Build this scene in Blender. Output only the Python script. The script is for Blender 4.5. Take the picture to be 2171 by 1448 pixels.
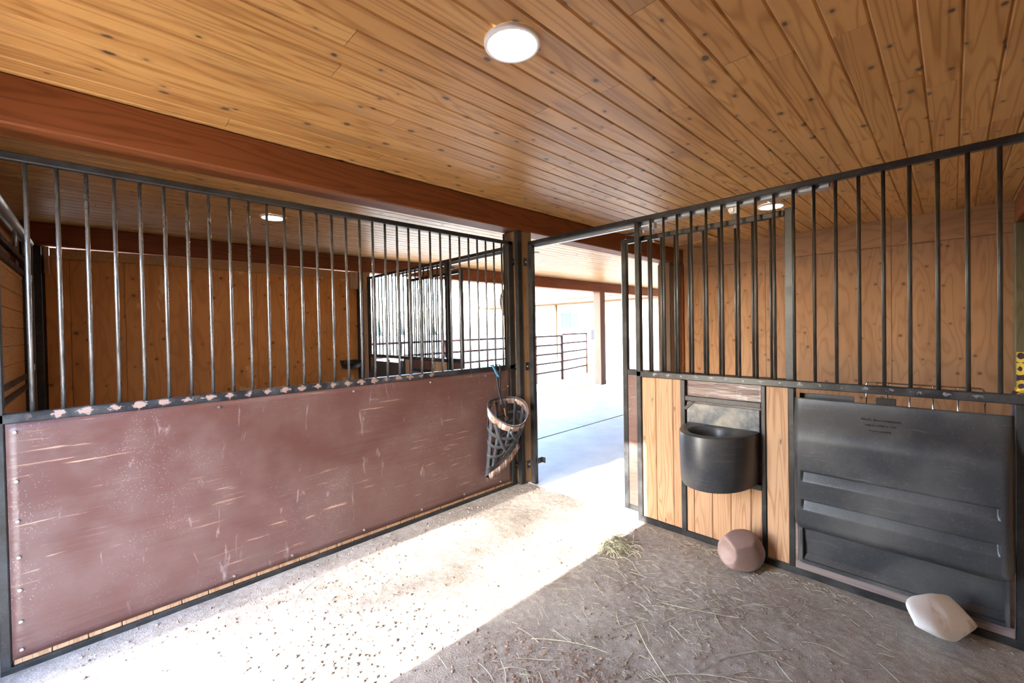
import bpy, bmesh, math, random
import numpy as np
from math import sin, cos, pi, radians
from mathutils import Vector, Matrix

# ------------------------------------------------------------------ reset
for o in list(bpy.data.objects):
    bpy.data.objects.remove(o, do_unlink=True)
SC = bpy.context.scene
COL = SC.collection
random.seed(7)
RNG = np.random.default_rng(11)

# ------------------------------------------------------------------ camera
FPX, YAW, PITCH, ROLL = 906.31882, 0.801258872, -0.0126323291, -0.0180484461
CPOS = Vector((-2.81256588, -2.77143278, 1.41063730))
fw = Vector((cos(YAW) * cos(PITCH), sin(YAW) * cos(PITCH), sin(PITCH)))
rt = Vector((sin(YAW), -cos(YAW), 0))
up = rt.cross(fw)
r2 = rt * cos(ROLL) + up * sin(ROLL)
u2 = -rt * sin(ROLL) + up * cos(ROLL)
cam_data = bpy.data.cameras.new('camera')
cam_data.sensor_width = 36.0
cam_data.lens = FPX / 2171.0 * 36.0
cam_data.shift_y = -15.0657588 / 2171.0
cam_data.clip_start = 0.05
cam_data.clip_end = 500
cam = bpy.data.objects.new('camera', cam_data)
COL.objects.link(cam)
M = Matrix.Identity(4)
for i in range(3):
    M[i][0], M[i][1], M[i][2], M[i][3] = r2[i], u2[i], -fw[i], CPOS[i]
cam.matrix_world = M
SC.camera = cam

# ------------------------------------------------------------------ world, sun, exposure
W = bpy.data.worlds.new('sky')
SC.world = W
W.use_nodes = True
bg = W.node_tree.nodes['Background']
sky = W.node_tree.nodes.new('ShaderNodeTexSky')      # hazy sky, sun low on the paddock side (-X)
sky.sky_type = 'NISHITA'
sky.sun_disc = False
sky.sun_elevation = radians(25.3)
sky.sun_rotation = radians(270)
sky.dust_density = 1.0
wb = W.node_tree.nodes.new('ShaderNodeMix')          # camera white balance
wb.data_type = 'RGBA'
wb.blend_type = 'MULTIPLY'
wb.inputs[0].default_value = 1.0
wb.inputs[7].default_value = (0.91, 0.96, 1.06, 1)
W.node_tree.links.new(sky.outputs[0], wb.inputs[6])
W.node_tree.links.new(wb.outputs[2], bg.inputs['Color'])
bg.inputs['Strength'].default_value = 4.3

SUN_TAN = (2.15 - 0.584) / 3.32
sun_dir = Vector((1.0, -0.016, -SUN_TAN)).normalized()
sd = bpy.data.lights.new('sun', 'SUN')
sd.energy = 46.0
sd.angle = radians(0.53)
sd.color = (1.0, 0.93, 0.84)
sun = bpy.data.objects.new('sun', sd)
COL.objects.link(sun)
sun.rotation_euler = sun_dir.to_track_quat('-Z', 'Y').to_euler()
sun.location = (-20, 0, 12)

SC.view_settings.view_transform = 'Standard'
SC.view_settings.look = 'None'
SC.view_settings.gamma = 1.0
SC.view_settings.use_curve_mapping = False
SC.view_settings.exposure = 0.2
SC.cycles.use_denoising = True
SC.cycles.max_bounces = 6
SC.cycles.diffuse_bounces = 5
SC.cycles.glossy_bounces = 2
SC.cycles.transmission_bounces = 2
SC.cycles.caustics_reflective = False
SC.cycles.caustics_refractive = False
SC.cycles.use_adaptive_sampling = True
SC.cycles.adaptive_threshold = 0.2
SC.cycles.sample_clamp_indirect = 12.0
LAMP = 130.0           # recessed lamp emission

# ------------------------------------------------------------------ node helpers
class NT:
    def __init__(s, name):
        s.m = bpy.data.materials.new(name)
        s.m.use_nodes = True
        s.t = s.m.node_tree
        s.t.nodes.clear()
        s.out = s.t.nodes.new('ShaderNodeOutputMaterial')
        s.p = s.t.nodes.new('ShaderNodeBsdfPrincipled')
        s.t.links.new(s.p.outputs[0], s.out.inputs[0])

    def n(s, typ, **kw):
        nd = s.t.nodes.new('ShaderNode' + typ)
        for k, v in kw.items():
            setattr(nd, k, v)
        return nd

    def l(s, a, b):
        s.t.links.new(a, b)

    def set(s, sock, v):
        if isinstance(v, bpy.types.NodeSocket):
            s.l(v, sock)
        else:
            if isinstance(v, (tuple, list)) and len(v) == 3 and sock.type == 'RGBA':
                v = (*v, 1)
            sock.default_value = v

    def math(s, op, a, b=0.0, clamp=False):
        nd = s.n('Math', operation=op, use_clamp=clamp)
        s.set(nd.inputs[0], a)
        s.set(nd.inputs[1], b)
        return nd.outputs[0]

    def mix(s, f, a, b, blend='MIX'):
        nd = s.n('Mix', data_type='RGBA', blend_type=blend)
        s.set(nd.inputs[0], f)
        s.set(nd.inputs[6], a)
        s.set(nd.inputs[7], b)
        return nd.outputs[2]

    def ramp(s, f, lo, hi, a=0.0, b=1.0):
        nd = s.n('MapRange', clamp=True)
        s.set(nd.inputs[0], f)
        nd.inputs[1].default_value = lo
        nd.inputs[2].default_value = hi
        nd.inputs[3].default_value = a
        nd.inputs[4].default_value = b
        return nd.outputs[0]

    def coord(s, scale=(1, 1, 1), rnd=True, loc=(0, 0, 0)):
        tc = s.n('TexCoord')
        v = tc.outputs['Object']
        if rnd:
            oi = s.n('ObjectInfo')
            mu = s.n('VectorMath', operation='SCALE')
            mu.inputs[0].default_value = (37.0, 53.0, 71.0)
            s.l(oi.outputs['Random'], mu.inputs[3])
            ad = s.n('VectorMath', operation='ADD')
            s.l(v, ad.inputs[0])
            s.l(mu.outputs[0], ad.inputs[1])
            v = ad.outputs[0]
        mp = s.n('Mapping')
        mp.inputs['Scale'].default_value = scale
        mp.inputs['Location'].default_value = loc
        s.l(v, mp.inputs[0])
        return mp.outputs[0]

    def noise(s, vec, scale=5.0, detail=4.0, rough=0.55, dist=0.0):
        nd = s.n('TexNoise')
        s.l(vec, nd.inputs['Vector'])
        nd.inputs['Scale'].default_value = scale
        nd.inputs['Detail'].default_value = detail
        nd.inputs['Roughness'].default_value = rough
        nd.inputs['Distortion'].default_value = dist
        return nd.outputs['Fac']

    def voro(s, vec, scale=1.0, rand=1.0, feature='F1'):
        nd = s.n('TexVoronoi', feature=feature)
        s.l(vec, nd.inputs['Vector'])
        nd.inputs['Scale'].default_value = scale
        nd.inputs['Randomness'].default_value = rand
        return nd

    def bump(s, h, strength=0.3, dist=0.01):
        b = s.n('Bump')
        b.inputs['Strength'].default_value = strength
        b.inputs['Distance'].default_value = dist
        s.l(h, b.inputs['Height'])
        s.l(b.outputs[0], s.p.inputs['Normal'])

    def fin(s, color, rough=0.6, metal=0.0, spec=0.5):
        s.set(s.p.inputs['Base Color'], color)
        s.set(s.p.inputs['Roughness'], rough)
        s.set(s.p.inputs['Metallic'], metal)
        s.set(s.p.inputs['Specular IOR Level'], spec)
        return s.m


def wood(name, c_lo, c_hi, c_knot, axis=0, rough=0.5, ring=26.0, along=0.45, across=7.0,
         knot=0.085, kscale=(2.6, 6.5), tone=0.35, grey=(0.30, 0.22, 0.15), spec=0.4, bump=0.12, patch=None):
    """long-grain timber; axis = direction of the grain in object space"""
    t = NT(name)
    sc = [across] * 3
    sc[axis] = along
    v = t.coord(tuple(sc))
    n1 = t.noise(v, 1.0, 2.0, 0.5, 0.3)
    rings = t.math('SINE', t.math('MULTIPLY', n1, ring * 3.2))
    rings = t.ramp(rings, -1.0, 1.0)
    sf = [90.0] * 3
    sf[axis] = 2.5
    fine = t.noise(t.coord(tuple(sf)), 1.0, 3.0, 0.6)
    g = t.math('ADD', t.math('MULTIPLY', t.math('POWER', rings, 4.0), 0.55), t.math('MULTIPLY', fine, 0.45))
    col = t.mix(t.ramp(g, 0.1, 0.85), c_hi, c_lo)
    oi = t.n('ObjectInfo')
    rn = oi.outputs['Random']
    rn2 = t.math('FRACT', t.math('MULTIPLY', rn, 17.31))
    # board-to-board tone and grey-brown heartwood streaks
    col = t.mix(t.math('MULTIPLY', t.ramp(rn2, 0.0, 1.0), tone), col, t.mix(1.0, col, (0.72, 0.62, 0.55), 'MULTIPLY'))
    sk = [3.2] * 3
    sk[axis] = 0.5
    streak = t.ramp(t.noise(t.coord(tuple(sk), loc=(3, 9, 4)), 1.6, 2.0, 0.5), 0.55, 0.70)
    col = t.mix(t.math('MULTIPLY', streak, 0.45), col, grey)
    if knot:
        vk0 = t.coord((1, 1, 1), loc=(1.7, 4.1, 2.3))
        sx = t.n('SeparateXYZ')
        t.l(vk0, sx.inputs[0])
        oth = [i for i in range(3) if i != axis]
        al = t.math('MULTIPLY', sx.outputs[axis], kscale[0])
        ac = t.math('MULTIPLY', t.math('ADD', sx.outputs[oth[0]], sx.outputs[oth[1]]), kscale[1])
        cx = t.n('CombineXYZ')
        t.l(al, cx.inputs[0]); t.l(ac, cx.inputs[1])
        wob = t.n('VectorMath', operation='ADD')
        t.l(cx.outputs[0], wob.inputs[0])
        nz = t.n('TexNoise')
        t.l(cx.outputs[0], nz.inputs['Vector'])
        nz.inputs['Scale'].default_value = 6.0
        sw = t.n('VectorMath', operation='SCALE')
        t.l(nz.outputs['Color'], sw.inputs[0])
        sw.inputs[3].default_value = 0.07
        t.l(sw.outputs[0], wob.inputs[1])
        vo = t.n('TexVoronoi', feature='F1', voronoi_dimensions='2D')
        t.l(wob.outputs[0], vo.inputs['Vector'])
        vo.inputs['Scale'].default_value = 1.0
        d = vo.outputs['Distance']
        # size differs from knot to knot, some missing
        sepc = t.n('SeparateColor')
        t.l(vo.outputs['Color'], sepc.inputs[0])
        size = t.ramp(sepc.outputs[0], 0.3, 1.0, knot * 0.35, knot)
        core = t.ramp(t.math('SUBTRACT', d, size), -0.02, 0.012, 1.0, 0.0)
        core = t.math('MULTIPLY', core, t.ramp(sepc.outputs[0], 0.32, 0.4))
        halo = t.ramp(t.math('SUBTRACT', d, size), 0.0, 0.10, 0.5, 0.0)
        halo = t.math('MULTIPLY', halo, t.ramp(sepc.outputs[0], 0.32, 0.4))
        col = t.mix(halo, col, grey)
        col = t.mix(t.math('MULTIPLY', core, 0.85), col, c_knot)
    if patch:
        # areas washed paler than the rest (water marks)
        pv = t.coord((3.0, 3.0, 0.9), rnd=False, loc=patch[0])
        pm = t.ramp(t.noise(pv, 1.2, 5.0, 0.6), 0.60, 0.615)
        col = t.mix(t.math('MULTIPLY', pm, patch[2]), col, patch[1])
    t.bump(g, bump, 0.004)
    return t.fin(col, rough, 0.0, spec)


MAT = {}
MAT['ceiling'] = wood('pine_ceiling', (0.385, 0.184, 0.053), (0.60, 0.335, 0.118), (0.060, 0.032, 0.020), 0, 0.42, grey=(0.27, 0.150, 0.072), tone=0.6, ring=26, across=6.0, knot=0.085, kscale=(4.2, 6.2), bump=0.05)
MAT['beam'] = wood('stained_beam', (0.150, 0.042, 0.012), (0.215, 0.066, 0.021), (0.06, 0.012, 0.006), 0, 0.6, knot=0, tone=0.0, grey=(0.10, 0.030, 0.013), across=5, spec=0.25)
MAT['plywood'] = wood('plywood', (0.32, 0.168, 0.082), (0.42, 0.240, 0.128), (0.13, 0.058, 0.030), 2, 0.6, ring=24, along=0.9, across=3.6, knot=0.075, kscale=(5.5, 5.0), tone=0.2, grey=(0.26, 0.128, 0.062))
MAT['plywood_stained'] = wood('plywood_stained', (0.40, 0.150, 0.036), (0.50, 0.205, 0.056), (0.10, 0.034, 0.012), 2, 0.6, ring=22, along=0.9, across=3.6, knot=0.075, kscale=(4.5, 4.5), tone=0.1, grey=(0.31, 0.115, 0.030), patch=((0.4, 0.2, 1.0), (0.62, 0.37, 0.16), 0.7))
MAT['plywood_h'] = wood('plywood_horizontal', (0.34, 0.17, 0.075), (0.44, 0.24, 0.115), (0.12, 0.05, 0.024), 1, 0.6, ring=20, along=0.7, across=3.6, knot=0, tone=0.15, grey=(0.29, 0.14, 0.06))
MAT['board'] = wood('fir_board', (0.29, 0.150, 0.076), (0.44, 0.275, 0.165), (0.14, 0.07, 0.04), 2, 0.6, ring=34, along=0.5, across=9, knot=0.05, kscale=(2.2, 6.0), tone=0.4, grey=(0.31, 0.19, 0.12))
MAT['board_h'] = wood('siding_board', (0.30, 0.13, 0.045), (0.43, 0.21, 0.08), (0.14, 0.05, 0.02), 1, 0.6, ring=30, along=0.5, across=9, knot=0.05, kscale=(1.6, 5.0), tone=0.3)
MAT['post'] = wood('treated_post', (0.20, 0.115, 0.055), (0.29, 0.175, 0.09), (0.08, 0.04, 0.02), 2, 0.7, knot=0.04, tone=0.1, grey=(0.20, 0.15, 0.09))
MAT['post_tan'] = wood('tan_post', (0.13, 0.072, 0.048), (0.17, 0.10, 0.07), (0.06, 0.03, 0.02), 2, 0.7, knot=0.03, tone=0.1, grey=(0.12, 0.07, 0.05))
MAT['post_green'] = wood('green_treated_post', (0.12, 0.105, 0.060), (0.165, 0.145, 0.085), (0.05, 0.04, 0.02), 2, 0.7, knot=0.0, tone=0.0, grey=(0.11, 0.10, 0.06))
MAT['post_dark'] = wood('dark_post', (0.09, 0.045, 0.022), (0.13, 0.07, 0.035), (0.04, 0.02, 0.01), 2, 0.7, knot=0.0, tone=0.0, grey=(0.08, 0.05, 0.03))


def steel_black(name, base=(0.020, 0.020, 0.022), dust=0.35, rough=0.38, chips=None):
    t = NT(name)
    v = t.coord((1, 1, 1))
    d = t.ramp(t.noise(v, 9.0, 5.0, 0.65), 0.45, 0.75)
    d2 = t.ramp(t.noise(v, 120.0, 2.0, 0.6), 0.55, 0.75)
    col = t.mix(t.math('MULTIPLY', d, dust), base, (0.16, 0.165, 0.175))
    col = t.mix(t.math('MULTIPLY', d2, 0.10), col, (0.22, 0.20, 0.18))
    r = t.ramp(d, 0, 1, rough, rough + 0.2)
    if chips:
        ax, period, lo, hi, ccol, y_lo, y_hi = chips
        tc = t.n('TexCoord')
        sp = t.n('SeparateXYZ')
        t.l(tc.outputs['Object'], sp.inputs[0])
        ph = t.math('FRACT', t.math('MULTIPLY', t.math('ADD', sp.outputs[ax], 50.0), 1.0 / period))
        tri = t.math('SUBTRACT', 1.0, t.math('MULTIPLY', t.math('ABSOLUTE', t.math('SUBTRACT', ph, 0.5)), 2.0))
        nz = t.noise(t.coord((1, 1, 1), rnd=False), 55.0, 5.0, 0.7)
        nz2 = t.noise(t.coord((1, 1, 1), rnd=False), 9.0, 1.0, 0.5)
        up_m = t.ramp(t.math('ABSOLUTE', t.math('SUBTRACT', sp.outputs[2], 0.004)), 0.0, 0.020, 0.12, -0.16)
        val = t.math('ADD', t.math('ADD', t.math('MULTIPLY', tri, 0.42), nz), t.math('MULTIPLY', nz2, 0.35))
        val = t.math('ADD', val, up_m)
        msk = t.ramp(val, lo, lo + 0.03)
        lim = t.math('MULTIPLY', t.ramp(sp.outputs[ax], y_lo - 0.08, y_lo), t.ramp(sp.outputs[ax], y_hi, y_hi + 0.1, 1.0, 0.0))
        msk = t.math('MULTIPLY', msk, lim)
        col = t.mix(msk, col, ccol)
        r = t.math('ADD', r, t.math('MULTIPLY', msk, 0.3))
    return t.fin(col, r, 0.0, 0.38)


MAT['steel'] = steel_black('black_steel', (0.014, 0.014, 0.015), 0.15, 0.36)
MAT['steel_front'] = steel_black('black_steel_front', (0.013, 0.014, 0.016), 0.2, 0.32)
MAT['rail_chipped'] = steel_black('black_rail_chipped', (0.014, 0.015, 0.018), 0.3, 0.30, chips=(0, 0.0935, 0.965, 0.9, (0.235, 0.160, 0.140), -1.35, 0.62))
MAT['rail_scuffed'] = steel_black('black_rail_scuffed', (0.014, 0.015, 0.018), 0.35, 0.30, chips=(1, 0.0962, 1.10, 0.9, (0.20, 0.20, 0.22), -0.7, 0.9))

t = NT('bare_steel_bar')
d = t.ramp(t.noise(t.coord((30, 30, 8)), 1.0, 4.0, 0.6), 0.4, 0.7)
MAT['bar_steel'] = t.fin(t.mix(d, (0.27, 0.28, 0.30), (0.10, 0.095, 0.09)), t.ramp(d, 0, 1, 0.25, 0.45), 0.85, 0.5)
t = NT('dark_bar')
d = t.ramp(t.noise(t.coord((30, 30, 8)), 1.0, 4.0, 0.6), 0.4, 0.7)
MAT['bar_dark'] = t.fin(t.mix(d, (0.020, 0.017, 0.015), (0.060, 0.052, 0.046)), 0.42, 0.0, 0.5)
t = NT('galvanized')
d = t.noise(t.coord((1, 1, 1)), 14.0, 3.0, 0.6)
MAT['galv'] = t.fin(t.mix(d, (0.34, 0.37, 0.39), (0.50, 0.53, 0.55)), 0.42, 0.75, 0.5)
t = NT('chrome_wire')
MAT['chrome'] = t.fin((0.75, 0.76, 0.78), 0.15, 1.0)
t = NT('brass')
MAT['brass'] = t.fin((0.62, 0.40, 0.16), 0.3, 1.0)
t = NT('bolt_steel')
MAT['bolt'] = t.fin((0.42, 0.43, 0.45), 0.35, 0.9)

# maroon film-faced sheet: scuffs, scratches, pale dust and tan gouges
def maroon(name, wear=1.0):
    t = NT(name)
    v = t.coord((1, 1, 1), rnd=False)
    n1 = t.noise(v, 1.3, 4.0, 0.55)
    n2 = t.noise(v, 3.4, 7.0, 0.66)
    col = t.mix(t.ramp(n1, 0.35, 0.7), (0.084, 0.034, 0.028), (0.112, 0.056, 0.052))
    col = t.mix(t.math('MULTIPLY', t.ramp(n2, 0.42, 0.80), 0.40), col, (0.175, 0.130, 0.118))
    # fine dust specks
    sp = t.voro(t.coord((1, 1, 1), rnd=False), 95.0, 1.0).outputs['Distance']
    spm = t.math('MULTIPLY', t.ramp(sp, 0.10, 0.20, 1.0, 0.0), t.ramp(t.noise(v, 2.6, 3.0, 0.6), 0.48, 0.62))
    col = t.mix(t.math('MULTIPLY', spm, 0.5), col, (0.48, 0.42, 0.42))
    # slanted scratches
    rot = t.n('Mapping')
    t.l(v, rot.inputs[0])
    rot.inputs['Rotation'].default_value = (0, radians(-16), 0)
    rot.inputs['Scale'].default_value = (1.6, 6, 24)
    sc = t.noise(rot.outputs[0], 2.2, 5.0, 0.62, 0.4)
    rg = t.ramp(t.noise(v, 1.7, 2.0, 0.5), 0.46, 0.60)
    scm = t.math('MULTIPLY', t.ramp(sc, 0.615, 0.69), rg)
    col = t.mix(t.math('MULTIPLY', scm, 0.75 * wear), col, (0.48, 0.30, 0.20))
    rot2 = t.n('Mapping')
    t.l(v, rot2.inputs[0])
    rot2.inputs['Rotation'].default_value = (0, radians(24), 0)
    rot2.inputs['Scale'].default_value = (9, 6, 2.0)
    s2 = t.noise(rot2.outputs[0], 2.0, 6.0, 0.62, 0.6)
    s2m = t.ramp(s2, 0.63, 0.74)
    col = t.mix(t.math('MULTIPLY', s2m, 0.5 * wear), col, (0.42, 0.36, 0.36))
    dent = t.noise(rot.outputs[0], 0.9, 3.0, 0.5)
    h = t.math('ADD', t.math('MULTIPLY', dent, 0.7), t.math('MULTIPLY', n1, 0.8))
    t.bump(h, 0.45, 0.02)
    rgh = t.ramp(n2, 0.3, 0.75, 0.30, 0.52)
    return t.fin(col, rgh, 0.0, 0.55)

MAT['maroon'] = maroon('maroon_sheet')
MAT['sill'] = wood('weathered_strip', (0.15, 0.115, 0.11), (0.20, 0.16, 0.155), (0.1, 0.07, 0.07), 1, 0.6, knot=0, tone=0.0, grey=(0.14, 0.11, 0.105))

# dirt
def dirt():
    t = NT('stall_dirt')
    v = t.coord((1, 1, 1), rnd=False)
    a = t.noise(v, 2.2, 5.0, 0.6)
    b = t.noise(v, 28.0, 5.0, 0.65)
    c = t.noise(v, 160.0, 3.0, 0.6)
    col = t.mix(t.ramp(a, 0.35, 0.68), (0.235, 0.20, 0.172), (0.345, 0.312, 0.28))
    col = t.mix(t.math('MULTIPLY', t.ramp(b, 0.42, 0.7), 0.7), col, (0.44, 0.41, 0.375))
    col = t.mix(t.math('MULTIPLY', t.ramp(c, 0.52, 0.72), 0.55), col, (0.13, 0.10, 0.08))
    h = t.math('ADD', t.math('MULTIPLY', b, 0.6), t.math('MULTIPLY', c, 0.5))
    t.bump(h, 0.5, 0.012)
    return t.fin(col, 0.95, 0.0, 0.15)
MAT['dirt'] = dirt()

def simple(name, c1, c2, scale=12.0, rough=0.8, bump=0.15, bd=0.004, spec=0.3, metal=0.0, det=5.0, lo=0.35, hi=0.7):
    t = NT(name)
    v = t.coord((1, 1, 1))
    a = t.noise(v, scale, det, 0.6)
    if bump:
        t.bump(a, bump, bd)
    return t.fin(t.mix(t.ramp(a, lo, hi), c1, c2), rough, metal, spec)

MAT['concrete'] = simple('concrete', (0.29, 0.29, 0.285), (0.38, 0.375, 0.365), 2.2, 0.55, 0.1, 0.004, 0.4)
MAT['clod'] = simple('dirt_clod', (0.16, 0.12, 0.095), (0.34, 0.29, 0.25), 40, 0.95, 0.0)
MAT['shaving'] = simple('wood_shaving', (0.20, 0.125, 0.09), (0.36, 0.26, 0.20), 60, 0.9, 0.0)
MAT['hay'] = simple('hay', (0.26, 0.26, 0.17), (0.52, 0.52, 0.40), 22, 0.7, 0.0)
MAT['grass'] = simple('grass', (0.07, 0.10, 0.03), (0.12, 0.16, 0.06), 10, 0.8, 0.0)
MAT['ground'] = simple('dry_ground', (0.42, 0.38, 0.29), (0.54, 0.49, 0.39), 0.8, 0.95, 0.0)
MAT['roof'] = simple('roof_metal', (0.25, 0.12, 0.10), (0.30, 0.15, 0.12), 3, 0.6, 0.0)
MAT['stucco'] = simple('pale_stucco', (0.20, 0.18, 0.16), (0.23, 0.21, 0.19), 6, 0.85, 0.0)
MAT['fascia'] = simple('wood_fascia', (0.080, 0.036, 0.015), (0.10, 0.047, 0.020), 6, 0.7, 0.0)
MAT['white'] = simple('white_trim', (0.78, 0.78, 0.78), (0.82, 0.82, 0.82), 20, 0.45, 0.0)
MAT['pipe_red'] = simple('oxide_red_pipe', (0.022, 0.010, 0.010), (0.030, 0.015, 0.015), 10, 0.8, 0.0, 0.004, 0.1)
MAT['ac_grey'] = simple('grey_metal_box', (0.06, 0.065, 0.085), (0.08, 0.085, 0.105), 10, 0.5, 0.0)
MAT['glass'] = NT('window_glass').fin((0.022, 0.034, 0.036), 0.6, 0.0, 0.05)
MAT['terracotta'] = simple('terracotta', (0.45, 0.20, 0.13), (0.52, 0.25, 0.16), 10, 0.8, 0.0)
MAT['bark'] = simple('bark', (0.12, 0.085, 0.06), (0.20, 0.15, 0.11), 9, 0.9, 0.4, 0.02)
MAT['leaf'] = simple('tree_leaf', (0.05, 0.10, 0.025), (0.09, 0.15, 0.04), 2, 0.7, 0.0)
MAT['conifer'] = simple('conifer', (0.065, 0.085, 0.080), (0.085, 0.105, 0.10), 2, 0.8, 0.0)

def plastic():
    t = NT('black_poly')
    v = t.coord((1, 1, 1), rnd=False)
    a = t.noise(v, 3.0, 5.0, 0.6)
    b = t.noise(v, 90.0, 3.0, 0.6)
    sc = t.noise(t.coord((3, 3, 40), rnd=False), 1.5, 5.0, 0.6, 1.0)
    col = t.mix(t.math('MULTIPLY', t.ramp(a, 0.40, 0.68), 0.75), (0.026, 0.030, 0.037), (0.082, 0.083, 0.086))
    col = t.mix(t.math('MULTIPLY', t.ramp(sc, 0.62, 0.72), 0.3), col, (0.17, 0.18, 0.20))
    col = t.mix(t.math('MULTIPLY', t.ramp(b, 0.58, 0.75), 0.3), col, (0.18, 0.17, 0.165))
    t.bump(b, 0.08, 0.002)
    return t.fin(col, t.ramp(a, 0.35, 0.7, 0.33, 0.55), 0.0, 0.5)
MAT['poly'] = plastic()
t = NT('dusty_plate')
v = t.coord((1, 1, 1), rnd=False)
a = t.noise(v, 7.0, 6.0, 0.65)
MAT['plate'] = t.fin(t.mix(t.ramp(a, 0.38, 0.62), (0.05, 0.065, 0.085), (0.24, 0.225, 0.20)), 0.55, 0.0, 0.5)
MAT['black_plain'] = NT('black_rubber').fin((0.012, 0.012, 0.013), 0.45, 0.0, 0.5)

def salt(name, c1, c2, c3, lo=0.5, hi=0.62, sss=False):
    t = NT(name)
    v = t.coord((1, 1, 1), rnd=False)
    a = t.noise(v, 5.0, 5.0, 0.6)
    b = t.noise(v, 120.0, 3.0, 0.7)
    col = t.mix(t.ramp(a, lo, hi), c1, c2)
    col = t.mix(t.math('MULTIPLY', t.ramp(b, 0.55, 0.7), 0.35), col, c3)
    t.bump(b, 0.2, 0.003)
    return t.fin(col, 0.5, 0.0, 0.45)
MAT['salt_red'] = salt('mineral_salt', (0.28, 0.19, 0.17), (0.28, 0.24, 0.22), (0.12, 0.07, 0.058))
MAT['salt_white'] = salt('white_salt', (0.84, 0.87, 0.90), (0.36, 0.27, 0.20), (0.72, 0.71, 0.69), 0.53, 0.66)

t = NT('dark_webbing')
b = t.noise(t.coord((1, 1, 1)), 200.0, 2.0, 0.6)
MAT['web'] = t.fin(t.mix(b, (0.016, 0.019, 0.026), (0.045, 0.052, 0.066)), 0.75)
MAT['web_blue'] = NT('blue_webbing').fin((0.055, 0.22, 0.42), 0.7)
# plaid fabric
t = NT('plaid')
tc = t.n('TexCoord')
sp = t.n('SeparateXYZ')
t.l(tc.outputs['Object'], sp.inputs[0])
def stripe(src, per, off, w):
    f = t.math('FRACT', t.math('ADD', t.math('MULTIPLY', src, 1.0 / per), off + 20))
    return t.ramp(t.math('ABSOLUTE', t.math('SUBTRACT', f, 0.5)), w, w + 0.02, 1.0, 0.0)
col = t.mix(stripe(sp.outputs[0], 0.075, 0.0, 0.16), (0.30, 0.21, 0.17), (0.20, 0.12, 0.095))
col = t.mix(stripe(sp.outputs[0], 0.075, 0.42, 0.045), col, (0.70, 0.64, 0.62))
col = t.mix(stripe(sp.outputs[0], 0.075, 0.58, 0.025), col, (0.06, 0.07, 0.10))
col = t.mix(t.math('MULTIPLY', stripe(sp.outputs[2], 0.045, 0.3, 0.07), 0.5), col, (0.10, 0.07, 0.07))
MAT['plaid'] = t.fin(col, 0.85)
t = NT('sunflower_print')
vo = t.voro(t.coord((1, 1, 1), rnd=False, loc=(0.01, 0.008, 0.006)), 16.0, 0.35)
pet = t.noise(t.coord((1, 1, 1), rnd=False), 90.0, 2.0, 0.5)
dd = t.math('ADD', vo.outputs['Distance'], t.math('MULTIPLY', pet, 0.12))
col = t.mix(t.ramp(dd, 0.50, 0.54), (0.66, 0.45, 0.05), (0.045, 0.02, 0.045))
col = t.mix(t.ramp(dd, 0.26, 0.29, 1.0, 0.0), col, (0.055, 0.02, 0.035))
MAT['sunflower'] = t.fin(col, 0.85)
MAT['grey_cloth'] = simple('grey_cloth', (0.26, 0.25, 0.24), (0.42, 0.41, 0.40), 30, 0.95, 0.3, 0.005)
t = NT('perforated_steel')
v = t.coord((1, 1, 1), rnd=False)
sp = t.n('SeparateXYZ')
t.l(v, sp.inputs[0])
fx = t.math('SUBTRACT', t.math('FRACT', t.math('MULTIPLY', t.math('ADD', sp.outputs[0], 10), 62.0)), 0.5)
fz = t.math('SUBTRACT', t.math('FRACT', t.math('MULTIPLY', t.math('ADD', sp.outputs[2], 10), 62.0)), 0.5)
dd = t.math('SQRT', t.math('ADD', t.math('MULTIPLY', fx, fx), t.math('MULTIPLY', fz, fz)))
MAT['perf'] = t.fin(t.mix(t.ramp(dd, 0.22, 0.28), (0.03, 0.02, 0.015), (0.20, 0.13, 0.095)), 0.55, 0.2)

def emit(name, color, strength):
    m = bpy.data.materials.new(name)
    m.use_nodes = True
    nt = m.node_tree
    nt.nodes.clear()
    o = nt.nodes.new('ShaderNodeOutputMaterial')
    e = nt.nodes.new('ShaderNodeEmission')
    e.inputs[0].default_value = (*color, 1)
    e.inputs[1].default_value = strength
    nt.links.new(e.outputs[0], o.inputs[0])
    return m
MAT['lens'] = emit('lamp_lens', (1.0, 0.84, 0.62), LAMP)

# ------------------------------------------------------------------ object helpers
def thing(name, label, cat, loc=(0, 0, 0), group=None, kind=None):
    o = bpy.data.objects.new(name, None)
    o.empty_display_size = 0.1
    COL.objects.link(o)
    o.location = loc
    if label: o['label'] = label
    if cat: o['category'] = cat
    if group: o['group'] = group
    if kind: o['kind'] = kind
    return o

def tag(o, label=None, cat=None, group=None, kind=None):
    if label: o['label'] = label
    if cat: o['category'] = cat
    if group: o['group'] = group
    if kind: o['kind'] = kind
    return o

def wloc(p):
    """world location of a thing or part (no rotations are used on parents)"""
    v = Vector((0, 0, 0))
    while p is not None:
        v = v + p.location
        p = p.parent
    return v

def link(name, me, mat, parent=None, loc=(0, 0, 0)):
    o = bpy.data.objects.new(name, me)
    COL.objects.link(o)
    if mat is not None and not me.materials:
        me.materials.append(MAT[mat] if isinstance(mat, str) else mat)
    if parent is not None:
        o.parent = parent
        o.location = Vector(loc) - wloc(parent)
    else:
        o.location = loc
    return o

def bm_mesh(bm, name, smooth=False):
    me = bpy.data.meshes.new(name)
    bm.normal_update()
    bm.to_mesh(me)
    bm.free()
    if smooth:
        for p in me.polygons:
            p.use_smooth = True
    return me

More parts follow.
